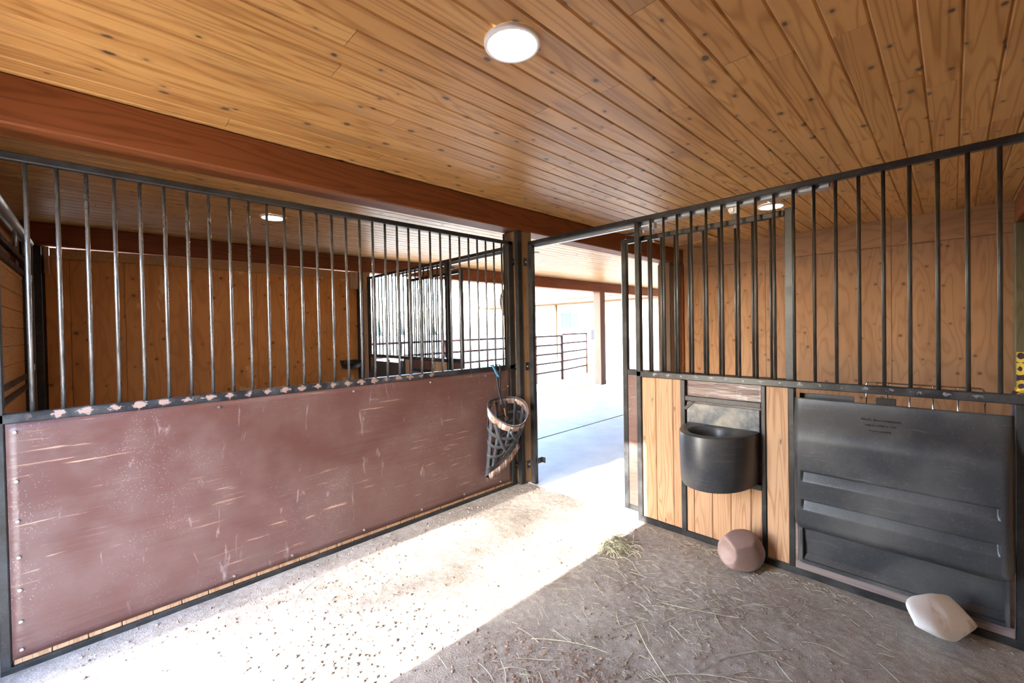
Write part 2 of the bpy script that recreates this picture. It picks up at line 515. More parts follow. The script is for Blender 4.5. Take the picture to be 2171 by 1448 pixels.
_boxes = {}
def box_mesh(sx, sy, sz, bev, mat):
    key = (round(sx, 4), round(sy, 4), round(sz, 4), bev, mat)
    if key in _boxes:
        return _boxes[key]
    bm = bmesh.new()
    bmesh.ops.create_cube(bm, size=1.0)
    bmesh.ops.scale(bm, vec=(sx, sy, sz), verts=bm.verts)
    if bev > 0:
        bmesh.ops.bevel(bm, geom=list(bm.edges), offset=min(bev, 0.45 * min(sx, sy, sz)), segments=1, affect='EDGES', profile=0.5)
    me = bm_mesh(bm, 'box')
    me.materials.append(MAT[mat])
    _boxes[key] = me
    return me

def box(name, x0, x1, y0, y1, z0, z1, mat, parent=None, bev=0.003):
    x0, x1 = min(x0, x1), max(x0, x1)
    y0, y1 = min(y0, y1), max(y0, y1)
    z0, z1 = min(z0, z1), max(z0, z1)
    me = box_mesh(x1 - x0, y1 - y0, z1 - z0, bev, mat)
    return link(name, me, mat, parent, ((x0 + x1) / 2, (y0 + y1) / 2, (z0 + z1) / 2))

_rods = {}
def rod(name, p0, p1, r, mat, parent=None, seg=10, smooth=True):
    p0, p1 = Vector(p0), Vector(p1)
    d = p1 - p0
    key = (round(d.length, 4), round(r, 5), mat, seg)
    me = _rods.get(key)
    if me is None:
        bm = bmesh.new()
        bmesh.ops.create_cone(bm, cap_ends=True, segments=seg, radius1=r, radius2=r, depth=d.length)
        me = bm_mesh(bm, 'rod')
        for p in me.polygons:
            p.use_smooth = len(p.vertices) == 4
        me.materials.append(MAT[mat])
        _rods[key] = me
    o = link(name, me, mat, parent, (p0 + p1) / 2)
    o.rotation_euler = d.to_track_quat('Z', 'Y').to_euler()
    return o

def tube_mesh(pts, r, seg=8, closed=False):
    bm = bmesh.new()
    pts = [Vector(p) for p in pts]
    n = len(pts)
    rings = []
    for i, p in enumerate(pts):
        a = pts[(i - 1) % n] if (closed or i > 0) else p
        b = pts[(i + 1) % n] if (closed or i < n - 1) else p
        q = (b - a).to_track_quat('Z', 'Y')
        rings.append([bm.verts.new(p + q @ Vector((r * cos(2 * pi * k / seg), r * sin(2 * pi * k / seg), 0))) for k in range(seg)])
    for i in range(n if closed else n - 1):
        A, B = rings[i], rings[(i + 1) % n]
        for k in range(seg):
            bm.faces.new((A[k], A[(k + 1) % seg], B[(k + 1) % seg], B[k]))
    if not closed:
        bm.faces.new(list(reversed(rings[0])))
        bm.faces.new(rings[-1])
    return bm_mesh(bm, 'tube', True)

def tube(name, pts, r, mat, parent=None, seg=8, closed=False):
    base = Vector(pts[0])
    me = tube_mesh([Vector(p) - base for p in pts], r, seg, closed)
    return link(name, me, mat, parent, base)

def lathe_mesh(prof, seg=24):
    bm = bmesh.new()
    rings = []
    for r, z in prof:
        if r < 1e-6:
            rings.append([bm.verts.new((0, 0, z))])
        else:
            rings.append([bm.verts.new((r * cos(2 * pi * k / seg), r * sin(2 * pi * k / seg), z)) for k in range(seg)])
    for A, B in zip(rings, rings[1:]):
        for k in range(seg):
            k2 = (k + 1) % seg
            a = [A[0]] if len(A) == 1 else [A[k], A[k2]]
            b = [B[0]] if len(B) == 1 else [B[k2], B[k]]
            if len(a) + len(b) >= 3:
                bm.faces.new(a + b)
    bmesh.ops.recalc_face_normals(bm, faces=bm.faces)
    return bm_mesh(bm, 'lathe', True)

def ribbon_mesh(pts, side, thick=0.0):
    """strip through pts, widened by the given side vectors (one per point)"""
    bm = bmesh.new()
    vs = []
    for p, s in zip(pts, side):
        p, s = Vector(p), Vector(s)
        vs.append((bm.verts.new(p - s), bm.verts.new(p + s)))
    for a, b in zip(vs, vs[1:]):
        bm.faces.new((a[0], a[1], b[1], b[0]))
    if thick:
        bmesh.ops.recalc_face_normals(bm, faces=bm.faces)
        bmesh.ops.solidify(bm, geom=bm.faces[:], thickness=thick)
    return bm_mesh(bm, 'ribbon', True)

# ================================================================== STRUCTURE
ZC = 2.511          # underside of ceiling boards
XR = -3.32          # rear (paddock side) wall
XE = 10.4           # end of the open breezeway
XA = 3.30           # far side of aisle
YR = -3.20          # right side of our stall
YF = 3.28           # far wall of neighbouring stall

# ---- dirt floor of our stall: displaced grid
def vnoise(X, Y, freq, seed):
    rng = np.random.default_rng(seed)
    G = rng.random((64, 64))
    x, y = X * freq, Y * freq
    xi, yi = np.floor(x).astype(int), np.floor(y).astype(int)
    fx, fy = x - xi, y - yi
    fx, fy = fx * fx * (3 - 2 * fx), fy * fy * (3 - 2 * fy)
    g = lambda a, b: G[a % 64, b % 64]
    return (g(xi, yi) * (1 - fx) * (1 - fy) + g(xi + 1, yi) * fx * (1 - fy) + g(xi, yi + 1) * (1 - fx) * fy + g(xi + 1, yi + 1) * fx * fy) - 0.5

def floor_z(X, Y):
    X, Y = np.asarray(X, float), np.asarray(Y, float)
    z = 0.016 * vnoise(X, Y, 1.3, 1) + 0.008 * vnoise(X, Y, 4.0, 2) + 0.0035 * vnoise(X, Y, 12.0, 3)
    rough = np.clip(vnoise(X, Y, 1.1, 9) * 2 + 0.75, 0.15, 1.2)
    z = z + rough * (0.0032 * vnoise(X, Y, 30.0, 4) + 0.0030 * vnoise(X, Y, 75.0, 5))
    edge = np.clip(np.minimum(-X, -Y + 0.02) / 0.25, 0, 1)
    return z * (0.35 + 0.65 * edge) - 0.004

def make_floor():
    nx, ny = 300, 300
    xs = np.linspace(XR, -0.002, nx)
    ys = np.linspace(YR - 0.05, 0.06, ny)
    X, Y = np.meshgrid(xs, ys, indexing='ij')
    Z = floor_z(X, Y)
    V = np.stack([X, Y, Z], -1).reshape(-1, 3)
    idx = np.arange(nx * ny).reshape(nx, ny)
    Fq = np.stack([idx[:-1, :-1], idx[1:, :-1], idx[1:, 1:], idx[:-1, 1:]], -1).reshape(-1, 4)
    me = bpy.data.meshes.new('floor')
    me.from_pydata(V.tolist(), [], Fq.tolist())
    for p in me.polygons:
        p.use_smooth = True
    return me
fl = link('floor', make_floor(), 'dirt')
tag(fl, 'trampled grey-brown dirt floor of the stall', None, None, 'structure')
nf = box('floor_neighbor', XR, 0, 0.06, YF, -0.1, -0.005, 'dirt', None, 0)
tag(nf, 'dirt floor of the neighbouring stall behind the partition', None, None, 'structure')

# ---- concrete aisle in slabs with open joints
fa = thing('floor_aisle', 'pale concrete aisle floor beyond the open stall door', None, (1.6, -1.0, -0.1), kind='structure')
G = 0.006
for (x0, x1, y0, y1) in [(0.0, 3.6, -3.3, 0.92), (3.6, 7.2, 0.0, 0.92), (7.2, XE, 0.0, 0.92), (0.0, 2.2, 0.92, 3.38), (2.2, 4.5, 0.92, 3.38), (4.5, 7.2, 0.92, 3.38), (7.2, XE, 0.92, 3.38)]:
    gy = 0.011
    box('slab', x0 + G * 0.5, x1 - G * 0.5, y0 + gy, y1 - gy, -0.1, 0.0, 'concrete', fa, 0.004)
box('joint_filler', 0.0, XE, -3.3, 3.38, -0.1, -0.022, 'black_plain', fa, 0)

# ---- ceiling boards, each one its own piece, grooves along X
ce = thing('ceiling', 'knotty pine board ceiling with V grooves', None, (0, 0, ZC), kind='structure')
PITCHW = 0.1187
def plank_mesh(L, w=PITCHW - 0.0008, th=0.019, ch=0.0065):
    h = w / 2
    prof = [(-h, th), (-h, ch), (-h + ch, 0), (h - ch, 0), (h, ch), (h, th)]
    bm = bmesh.new()
    e = 0.0012
    A = [bm.verts.new((-L / 2 + e, y, z)) for y, z in prof]
    B = [bm.verts.new((L / 2 - e, y, z)) for y, z in prof]
    n = len(prof)
    for k in range(n):
        k2 = (k + 1) % n
        bm.faces.new((A[k], B[k], B[k2], A[k2]))
    bm.faces.new(A)
    bm.faces.new(list(reversed(B)))
    bmesh.ops.recalc_face_normals(bm, faces=bm.faces)
    me = bm_mesh(bm, 'plank')
    me.materials.append(MAT['ceiling'])
    return me
LENS = [1.2, 1.6, 2.0, 2.4, 2.8, 3.2, 3.6]
PM = {}
rp = random.Random(3)
k0 = int(math.floor((-2.209 - (YR - 0.12)) / PITCHW))
y = -2.209 - k0 * PITCHW
while y < YF + 0.2:
    xe = XE if y > 0.1 else XA
    x = XR - rp.uniform(0, 1.1)
    while x < xe - 0.02:
        L = rp.choice(LENS)
        if xe - (x + L) < 0.5:
            L = xe - x
        xx0 = max(x, XR)
        LL = x + L - xx0
        if LL > 0.05:
            key = round(LL, 2)
            if key not in PM:
                PM[key] = plank_mesh(LL)
            link('plank', PM[key], 'ceiling', ce, (xx0 + LL / 2, y + PITCHW / 2, ZC + rp.uniform(0, 0.0012)))
        x += L
    y += PITCHW
rf = box('roof', XR - 0.38, XE + 0.3, -3.6, 3.85, ZC + 0.03, ZC + 0.14, 'roof', None, 0)
tag(rf, 'barn roof deck above the board ceiling', None, None, 'structure')

# ---- big beams
def beam(label, x0, x1, y0, y1, z0, z1):
    o = box('ceiling_beam', x0, x1, y0, y1, z0, z1, 'beam', None, 0.008)
    return tag(o, label, 'beam')
beam('dark red-brown ceiling beam running over the stall partition and corner post', XR, XA + 0.09, -0.047, 0.143, 2.302, ZC - 0.001)
beam('far red-brown beam above the plywood wall and the open breezeway', XR, XE, YF, YF + 0.19, 2.287, ZC - 0.001)
beam('beam end at the upper right corner above the green post', XR, XA - 0.005, YR - 0.16, YR + 0.03, 2.302, ZC - 0.001)

# ---- rear wall with our paddock door opening (sun comes through here)
DY0, DY1, DZ = -1.165, -0.16, 2.15
wr = thing('wall_rear', 'rear stall wall of horizontal boards with the paddock doorway', None, (XR, 0, 0), kind='structure')
def boards_h(y0, y1, z0, z1, th=0.03, h=0.142):
    z = z0
    while z < z1 - 0.01:
        ze = min(z + h, z1)
        box('board', XR - th, XR, y0, y1, z + 0.0015, ze - 0.0015, 'board_h', wr, 0.004)
        z += h
boards_h(YR - 0.1, DY0, 0, 2.53)
boards_h(DY1, 0.02, 0, 2.53)
boards_h(DY0, DY1, DZ, 2.53)
boards_h(0.02, 1.45, 0, 2.53)
boards_h(3.0, YF + 0.1, 0, 2.53)
boards_h(1.45, 3.0, 2.2, 2.53)
box('sheathing', XR - 0.05, XR - 0.031, YR - 0.1, DY0, 0, 2.53, 'plywood', wr, 0)
box('sheathing', XR - 0.05, XR - 0.031, DY1, YF + 0.1, 0, 2.53, 'plywood', wr, 0)
box('sheathing', XR - 0.05, XR - 0.031, DY0, DY1, DZ, 2.53, 'plywood', wr, 0)

# ---- right side wall of our stall (beyond the frame) and aisle end
wrt = thing('wall_right', 'plywood side wall closing the stall and aisle on the right', None, (0, YR - 0.1, 0), kind='structure')
x = XR
while x < XA - 0.05:
    box('plywood_sheet', x + 0.002, min(x + 1.22, XA) - 0.002, YR - 0.12, YR - 0.1, 0, 2.5, 'plywood', wrt, 0.002)
    x += 1.22

# ---- plywood wall on the far side of the aisle
wa = thing('wall_aisle', 'orange-brown knotty plywood wall across the aisle', None, (XA, -1.6, 0), kind='structure')
for (a, b) in [(-0.05, -1.11), (-1.11, -2.313), (-2.313, -3.3)]:
    box('plywood_sheet', XA, XA + 0.018, a - 0.0015, b + 0.0015, 0.0, 2.222, 'plywood', wa, 0.002)
for (a, b) in [(-0.05, -2.313), (-2.313, -3.3)]:
    box('plywood_strip', XA, XA + 0.018, a - 0.001, b + 0.001, 2.226, ZC + 0.01, 'plywood_h', wa, 0.002)
box('backing', XA + 0.02, XA + 0.10, -0.05, -3.3, 0, 2.52, 'plywood', wa, 0)
wp = box('wall_porch', XA + 0.10, XE, -0.12, -0.05, 0, 2.52, 'board_h', None, 0)
tag(wp, 'side wall of the room behind the aisle plywood', None, None, 'structure')

# ---- far wall of the neighbouring stall: plywood sheets, cleats and trim
wf = thing('wall_far', 'rusty brown plywood wall at the far side of the neighbouring stall', None, (-1.6, YF, 0), kind='structure')
for (a, b) in [(-3.165, -3.0), (-3.0, -2.60), (-2.60, -1.38), (-1.38, -0.09)]:
    box('plywood_sheet', a + 0.001, b - 0.001, YF - 0.01, YF + 0.012, 0, 2.19, 'plywood_stained', wf, 0.002)
box('backing', -3.232, -0.02, YF + 0.0125, YF + 0.03, 0, 2.20, 'post_dark', wf, 0)
box('corner_filler', -3.232, -3.16, YF + 0.0125, YF + 0.03, 2.2, 2.287, 'post_dark', wf, 0)
bm = bmesh.new()
N_ = 14
rows = []
for i in range(N_ + 1):
    u = i / N_
    x = -3.13 + (3.13 - 0.21) * u
    zt = 2.2835 - 0.016 * abs(2 * u - 1) ** 2.2
    rows.append([bm.verts.new((x + 1.67, yy, zz)) for yy, zz in ((-0.02, -0.045), (0.02, -0.045), (0.02, zt - 2.22), (-0.02, zt - 2.22))])
for A, B in zip(rows, rows[1:]):
    for k in range(4):
        bm.faces.new((A[k], A[(k + 1) % 4], B[(k + 1) % 4], B[k]))
bm.faces.new(rows[0]); bm.faces.new(list(reversed(rows[-1])))
bmesh.ops.recalc_face_normals(bm, faces=bm.faces)
link('top_trim', bm_mesh(bm, 'top_trim'), 'board_h', wf, (-1.67, YF - 0.016, 2.22))
box('cleat', -3.165, -3.132, YF - 0.06, YF - 0.012, 2.02, 2.275, 'board', wf, 0.003)
box('cleat', -0.205, -0.09, YF - 0.06, YF - 0.012, 2.03, 2.275, 'board', wf, 0.003)
box('steel_channel', -3.232, -3.182, YF - 0.05, YF + 0.01, 0, 2.28, 'steel', wf, 0.003)
box('steel_channel', -0.088, -0.018, YF - 0.04, YF + 0.01, 0, 2.28, 'steel', wf, 0.003)

def post(label, x0, x1, y0, y1, z1, mat):
    o = box('post', x0, x1, y0, y1, 0, z1, mat, None, 0.006)
    return tag(o, label, 'post')
post('dark wooden post in the far left corner of the neighbouring stall', XR + 0.005, -3.235, YF - 0.06, YF + 0.12, 2.285, 'post_dark')
post('tan wooden post at the far end of the neighbouring stall front', -0.016, 0.10, YF - 0.05, YF + 0.14, 2.285, 'post')
post('green weathered post at the right end of the plywood wall', XA - 0.10, XA - 0.004, YR - 0.08, YR + 0.035, 2.30, 'post_green')
pp = thing('post', 'brown post with perforated metal facing at the plywood wall end', 'post', (3.05, 0.04, 0))
box('core', 2.885, 3.235, -0.044, 0.12, 0, 2.30, 'post_dark', pp, 0.006)
box('perforated_facing', 2.90, 3.225, -0.05, -0.045, 0.02, 2.25, 'perf', pp, 0.001)
box('corner_trim', 3.237, XA - 0.002, -0.065, 0.12, 0, 2.30, 'beam', pp, 0.004)
box('edge_trim', 2.868, 2.883, -0.05, 0.12, 0, 2.27, 'post_dark', pp, 0.002)
post('sunlit tan post carrying the far beam of the open breezeway', 6.08, 6.29, 3.03 + 0.24, 3.23 + 0.24, 2.286, 'post_tan')

# ---- corner post with steel corner and brackets
cp = thing('corner_post', 'brown wooden corner post with black steel corner between partition and doorway', 'post', (0.01, 0.048, 0))
box('timber', -0.08, 0.10, -0.047, 0.143, 0, 2.30, 'post', cp, 0.006)
def angle(x, y, sx, sy, leg=0.034, th=0.004):
    bm = bmesh.new()
    pr = [(0, 0), (leg * sx, 0), (leg * sx, th * sy), (th * sx, th * sy), (th * sx, leg * sy), (0, leg * sy)]
    A = [bm.verts.new((a, b, 0)) for a, b in pr]
    B = [bm.verts.new((a, b, 2.295)) for a, b in pr]
    for k in range(6):
        bm.faces.new((A[k], A[(k + 1) % 6], B[(k + 1) % 6], B[k]))
    bm.faces.new(A); bm.faces.new(B)
    bmesh.ops.recalc_face_normals(bm, faces=bm.faces)
    link('steel_corner', bm_mesh(bm, 'angle'), 'steel', cp, (x, y, 0))
angle(-0.0845, -0.0515, 1, 1, 0.046)
angle(-0.0845, 0.1475, 1, -1, 0.02)
for z in (2.02, 1.066, 0.165):
    b = box('bracket', -0.012, 0.03, -0.0535, -0.047, z - 0.036, z + 0.036, 'steel', cp, 0.002)
    rod('bolt', (0.01, -0.060, z), (0.01, -0.053, z), 0.009, 'bolt', b, 6, False)
    b = box('bracket', -0.086, -0.08, -0.022, 0.03, z - 0.03, z + 0.03, 'steel', cp, 0.002)
    rod('bolt', (-0.093, 0.006, z), (-0.086, 0.006, z), 0.009, 'bolt', b, 6, False)

# ================================================================== PARTITION
HT, HM = 2.20, 1.09
pt = thing('stall_partition', 'stall partition of steel bars over a scuffed maroon panel', 'partition', (-1.6, 0.02, 0))
PX0, PX1 = -3.135, -0.10
box('top_rail', PX0, PX1, 0, 0.04, HT - 0.034, HT, 'steel', pt, 0.004)
box('mid_rail', PX0, PX1, 0, 0.04, HM - 0.042, HM, 'rail_chipped', pt, 0.004)
box('bottom_rail', PX0, PX1, -0.002, 0.04, -0.03, 0.0175, 'steel', pt, 0.003)
box('end_post', PX0, PX0 + 0.032, 0, 0.04, 0.0, HT, 'steel', pt, 0.004)
box('end_post', PX1 - 0.055, PX1, 0, 0.04, 0.0, HT, 'steel', pt, 0.004)
for k in range(31):
    x = -3.023 + 0.09347 * k
    rod('bar', (x, 0.02, HM), (x, 0.02, HT - 0.034), 0.0082, 'bar_steel', pt, 12)
# maroon sheet, gently bowed and dented
def sheet():
    nx, nz = 90, 30
    x0, x1, z0, z1 = PX0 + 0.034, PX1 - 0.057, 0.043, HM - 0.043
    xs = np.linspace(x0, x1, nx); zs = np.linspace(z0, z1, nz)
    X, Zz = np.meshgrid(xs, zs, indexing='ij')
    dm = np.exp(-((X + 2.1) / 0.55) ** 2 - ((Zz - 0.42) / 0.16) ** 2)
    Yd = 0.004 - 0.006 * vnoise(X, Zz, 1.3, 21) - dm * (0.010 * vnoise(X * 1.0, Zz * 2.2 + X * 0.5, 9.0, 22) + 0.005 * vnoise(X, Zz * 2, 22.0, 23))
    eg = np.minimum(np.minimum(X - x0, x1 - X), np.minimum(Zz - z0, z1 - Zz))
    Yd = 0.0045 + (Yd - 0.0045) * np.clip(eg / 0.1, 0, 1)
    cx, cz = (x0 + x1) / 2, (z0 + z1) / 2
    V = np.stack([X - cx, Yd, Zz - cz], -1).reshape(-1, 3)
    idx = np.arange(nx * nz).reshape(nx, nz)
    Fq = np.stack([idx[:-1, :-1], idx[1:, :-1], idx[1:, 1:], idx[:-1, 1:]], -1).reshape(-1, 4)
    me = bpy.data.meshes.new('sheet')
    me.from_pydata(V.tolist(), [], Fq.tolist())
    for p in me.polygons: p.use_smooth = True
    o = link('maroon_panel', me, 'maroon', pt, (cx, 0, cz))
    md = o.modifiers.new('thick', 'SOLIDIFY'); md.thickness = 0.004; md.offset = -1
    tag(o, 'scratched maroon panel of the partition')
    return o
sh = sheet()
xb = PX0 + 0.034
while xb < PX1 - 0.06:
    xe = min(xb + 0.1145, PX1 - 0.057)
    box('board', xb + 0.001, xe - 0.001, 0.0125, 0.034, 0.017, HM - 0.044, 'board', pt, 0.003)
    xb += 0.1145
for (sx, sz) in [(-3.075, z) for z in (1.01, 0.80, 0.63, 0.475, 0.335, 0.20, 0.08)] + [(x, 0.072) for x in (-2.3, -2.0, -1.55, -1.1, -0.7, -0.3)] + [(x, 1.015) for x in (-2.35, -1.6, -1.0, -0.45)] + [(-0.19, 0.9), (-0.19, 0.5)]:
    rod('screw', (sx, -0.0025, sz), (sx, 0.006, sz), 0.0065, 'bolt', pt, 8, False)

# ================================================================== STALL FRONTS
def stall_front(m, label):
    Y = lambda v: m * v
    t = thing('stall_front', label, 'stall front', (0.02, Y(-2.1), 0))
    S = 'steel_front'
    box('top_rail', 0, 0.04, Y(-0.09), Y(-3.13), HT - 0.034, HT, S, t, 0.004)
    box('mid_rail', 0, 0.04, Y(-1.16), Y(-3.13), HM - 0.042, HM, 'rail_scuffed', t, 0.004)
    box('bottom_rail', 0, 0.04, Y(-1.16), Y(-3.13), -0.03, 0.036, S, t, 0.003)
    box('door_jamb', 0, 0.045, Y(-0.087), Y(-0.137), 0, HT - 0.034, S, t, 0.004)
    box('end_post', 0, 0.04, Y(-3.09), Y(-3.13), 0, HT - 0.03, S, t, 0.004)
    box('door_post', 0, 0.04, Y(-1.16), Y(-1.198), 0.036, HT - 0.034, S, t, 0.004)
    for (a, b) in [(-1.489, -1.521), (-1.977, -2.001), (-2.117, -2.145), (-2.955, -2.985)]:
        box('upright', -0.003, 0.037, Y(a), Y(b), 0.03, HM - 0.042, S, t, 0.003)
    for k in range(19):
        yy = -1.28 - 0.09617 * k
        rod('bar', (0.02, Y(yy), HM), (0.02, Y(yy), HT - 0.034), 0.0085, 'bar_dark', t, 12)
    # boards left of the feed bowl, under it, and the single wide board
    for (a, b) in [(-1.2, -1.306), (-1.306, -1.43), (-1.43, -1.489)]:
        box('board', 0.010, 0.034, Y(a) - m * 0.001, Y(b) + m * 0.001, 0.034, HM - 0.042, 'board', t, 0.004)
    for (a, b) in [(-1.521, -1.57), (-1.57, -1.687), (-1.687, -1.80), (-1.80, -1.915), (-1.915, -1.977)]:
        box('board', 0.010, 0.034, Y(a) - m * 0.001, Y(b) + m * 0.001, 0.034, 0.45, 'board', t, 0.004)
    box('board', 0.006, 0.032, Y(-2.002), Y(-2.116), 0.034, HM - 0.042, 'board', t, 0.004)
    box('board', 0.010, 0.034, Y(-2.99), Y(-3.089), 0.034, HM - 0.042, 'board', t, 0.004)
    # framing round the feed bowl
    box('cross_bar', -0.002, 0.030, Y(-1.521), Y(-1.977), 0.912, 0.945, S, t, 0.003)
    box('cross_bar', -0.002, 0.030, Y(-1.521), Y(-1.977), 0.42, 0.456, S, t, 0.003)
    p = box('maroon_plate', 0.028, 0.034, Y(-1.521), Y(-1.977), 0.45, HM - 0.044, 'maroon', t, 0.001)
    tag(p, 'maroon plate behind the feed bowl')
    b = box('corner_brace', -0.004, 0.0, -0.035, 0.035, -0.010, 0.010, S, None, 0.001)
    b.parent = t; b.location = Vector((-0.002, Y(-1.545), 0.882)) - wloc(t); b.rotation_euler = (m * radians(-45) , 0, 0)
    # galvanised sliding door track under the top rail, with end cap
    tr = box('door_track', 0.048, 0.092, Y(-0.106), Y(-2.31), 2.146, 2.192, 'galv', t, 0.006)
    box('track_end_cap', 0.050, 0.090, Y(-2.3115), Y(-2.318), 2.149, 2.189, 'terracotta', tr, 0.001)
    box('door_guide', 0.02, 0.09, Y(-0.138), Y(-0.150), 0.185, 0.235, 'steel', t, 0.002)
    box('door_guide', 0.085, 0.092, Y(-0.138), Y(-0.185), 0.185, 0.235, 'steel', t, 0.002)
    box('latch_catch', 0.01, 0.05, Y(-0.137), Y(-0.19), 2.09, 2.096, 'steel', t, 0.001)
    return t

def stall_door(m, label):
    Y = lambda v: m * v
    S = 'steel_front'
    t = thing('sliding_stall_door', label, 'stall door', (0.093, Y(-1.57), 0.02))
    X0, X1 = 0.073, 0.11
    box('stile', X0, X1, Y(-1.005), Y(-1.047), 0.02, 2.075, S, t, 0.004)
    box('stile', X0, X1, Y(-2.088), Y(-2.133), 0.02, 2.085, S, t, 0.004)
    tp = box('top_rail', X0, X1, Y(-1.047), Y(-2.088), 2.040, 2.075, S, t, 0.004)
    box('mid_rail', X0, X1, Y(-1.047), Y(-2.088), HM - 0.042, HM, S, t, 0.004)
    box('bottom_rail', X0, X1, Y(-1.047), Y(-2.088), 0.02, 0.06, S, t, 0.004)
    p = box('maroon_panel', X0 + 0.006, X0 + 0.012, Y(-1.047), Y(-2.088), 0.06, HM - 0.042, 'maroon', t, 0.001)
    tag(p, 'maroon lower panel of the sliding door')
    for k in range(9):
        yy = -1.224 - 0.0985 * k
        rod('bar', (0.0915, Y(yy), HM), (0.0915, Y(yy), 2.040), 0.008, 'bar_dark', t, 10)
    # two trolley hangers riding in the track
    for yy in (-1.27, -1.82):
        h = box('hanger', 0.066, 0.080, Y(yy) - 0.03, Y(yy) + 0.03, 2.108, 2.150, 'galv', t, 0.004)
        rod('hanger_bolt', (0.082, Y(yy), 2.02), (0.082, Y(yy), 2.125), 0.007, 'bolt', h, 8)
        rod('wheel', (0.058, Y(yy) + 0.018, 2.132), (0.084, Y(yy) + 0.018, 2.132), 0.017, 'bolt', h, 14)
    # latch rod lying along the top rail
    lr = tube('latch_rod', [(0.09, Y(-1.035), 2.078), (0.09, Y(-1.035), 2.108), (0.09, Y(-1.16), 2.112)], 0.007, 'steel_front', t, 8)
    rod('rod_knob', (0.09, Y(-1.16), 2.112), (0.09, Y(-1.185), 2.112), 0.014, 'bolt', lr, 10)
    return t

stall_front(1, 'black steel bar stall front with fir boards and built-in feeders, right of the doorway')
stall_door(1, 'sliding stall door pushed open behind the bars right of the corner doorway')
stall_front(-1, 'stall front of the neighbouring stall seen through the partition bars')
stall_door(-1, 'sliding door of the neighbouring stall seen through the partition bars')

# ================================================================== FEED BOWL
def feed_bowl(m, label):
    Y = lambda v: m * v
    t = thing('feed_bowl', label, 'feed bowl', (0, Y(-1.75), 0.45))
    cy = -1.75
    N = 28
    def outline(w, d, n=2.1):
        pts = []
        for k in range(N + 1):
            a = pi * k / N
            c, s = cos(a), sin(a)
            pts.append((-d * (abs(s) ** (2 / n)), w * (1 if c > 0 else -1) * abs(c) ** (2 / n)))
        return pts
    bm = bmesh.new()
    def ring(pts, z):
        return [bm.verts.new((x, m * (cy + yv), z)) for x, yv in pts]
    levels = [(0.188, 0.318, 0.449), (0.202, 0.334, 0.454), (0.208, 0.340, 0.466), (0.213, 0.346, 0.60), (0.217, 0.350, 0.752), (0.213, 0.346, 0.766), (0.203, 0.336, 0.772)]
    rings = [ring(outline(w, d), z) for w, d, z in levels]
    for A, B in zip(rings, rings[1:]):
        for k in range(N):
            bm.faces.new((A[k], A[k + 1], B[k + 1], B[k]))
    bm.faces.new(rings[0])
    # back faces (against the front)
    for A, B in zip(rings, rings[1:]):
        bm.faces.new((A[N], A[0], B[0], B[N]))
    # deck: from the outline to the round hole, then the hollow
    top = rings[-1]
    loop = top + [bm.verts.new((0, m * (cy - 0.203 + 0.406 * (k + 1) / 12), 0.772)) for k in range(11)]
    n = len(loop)
    hc = Vector((-0.152, m * (cy + 0.004), 0.772))
    angs = [math.atan2(v.co.y - hc.y, v.co.x - hc.x) for v in loop]
    def hole(r, z):
        return [bm.verts.new((hc.x + r * cos(a), hc.y + r * 0.93 * sin(a), z)) for a in angs]
    prev = loop
    for r, z in [(0.142, 0.770), (0.135, 0.764), (0.130, 0.74), (0.115, 0.62), (0.085, 0.55), (0.0001, 0.53)]:
        cur = hole(r, z)
        for k in range(n):
            k2 = (k + 1) % n
            bm.faces.new((prev[k], prev[k2], cur[k2], cur[k]))
        prev = cur
    bmesh.ops.recalc_face_normals(bm, faces=bm.faces)
    for v in bm.verts:
        v.co -= Vector((0, m * cy, 0.45))
    me = bm_mesh(bm, 'bowl', True)
    me.set_sharp_from_angle(angle=radians(38))
    link('bowl', me, 'poly', t, (0, Y(cy), 0.45))
    p = box('back_plate', 0.004, 0.012, Y(-1.530), Y(-1.968), 0.765, 0.900, 'plate', t, 0.004)
    tag(p, 'dusty blue-grey back plate')
    return t
feed_bowl(1, 'round-fronted black feed bowl mounted on the stall front beside the wide board')
feed_bowl(-1, 'black feed bowl of the neighbouring stall behind the partition')

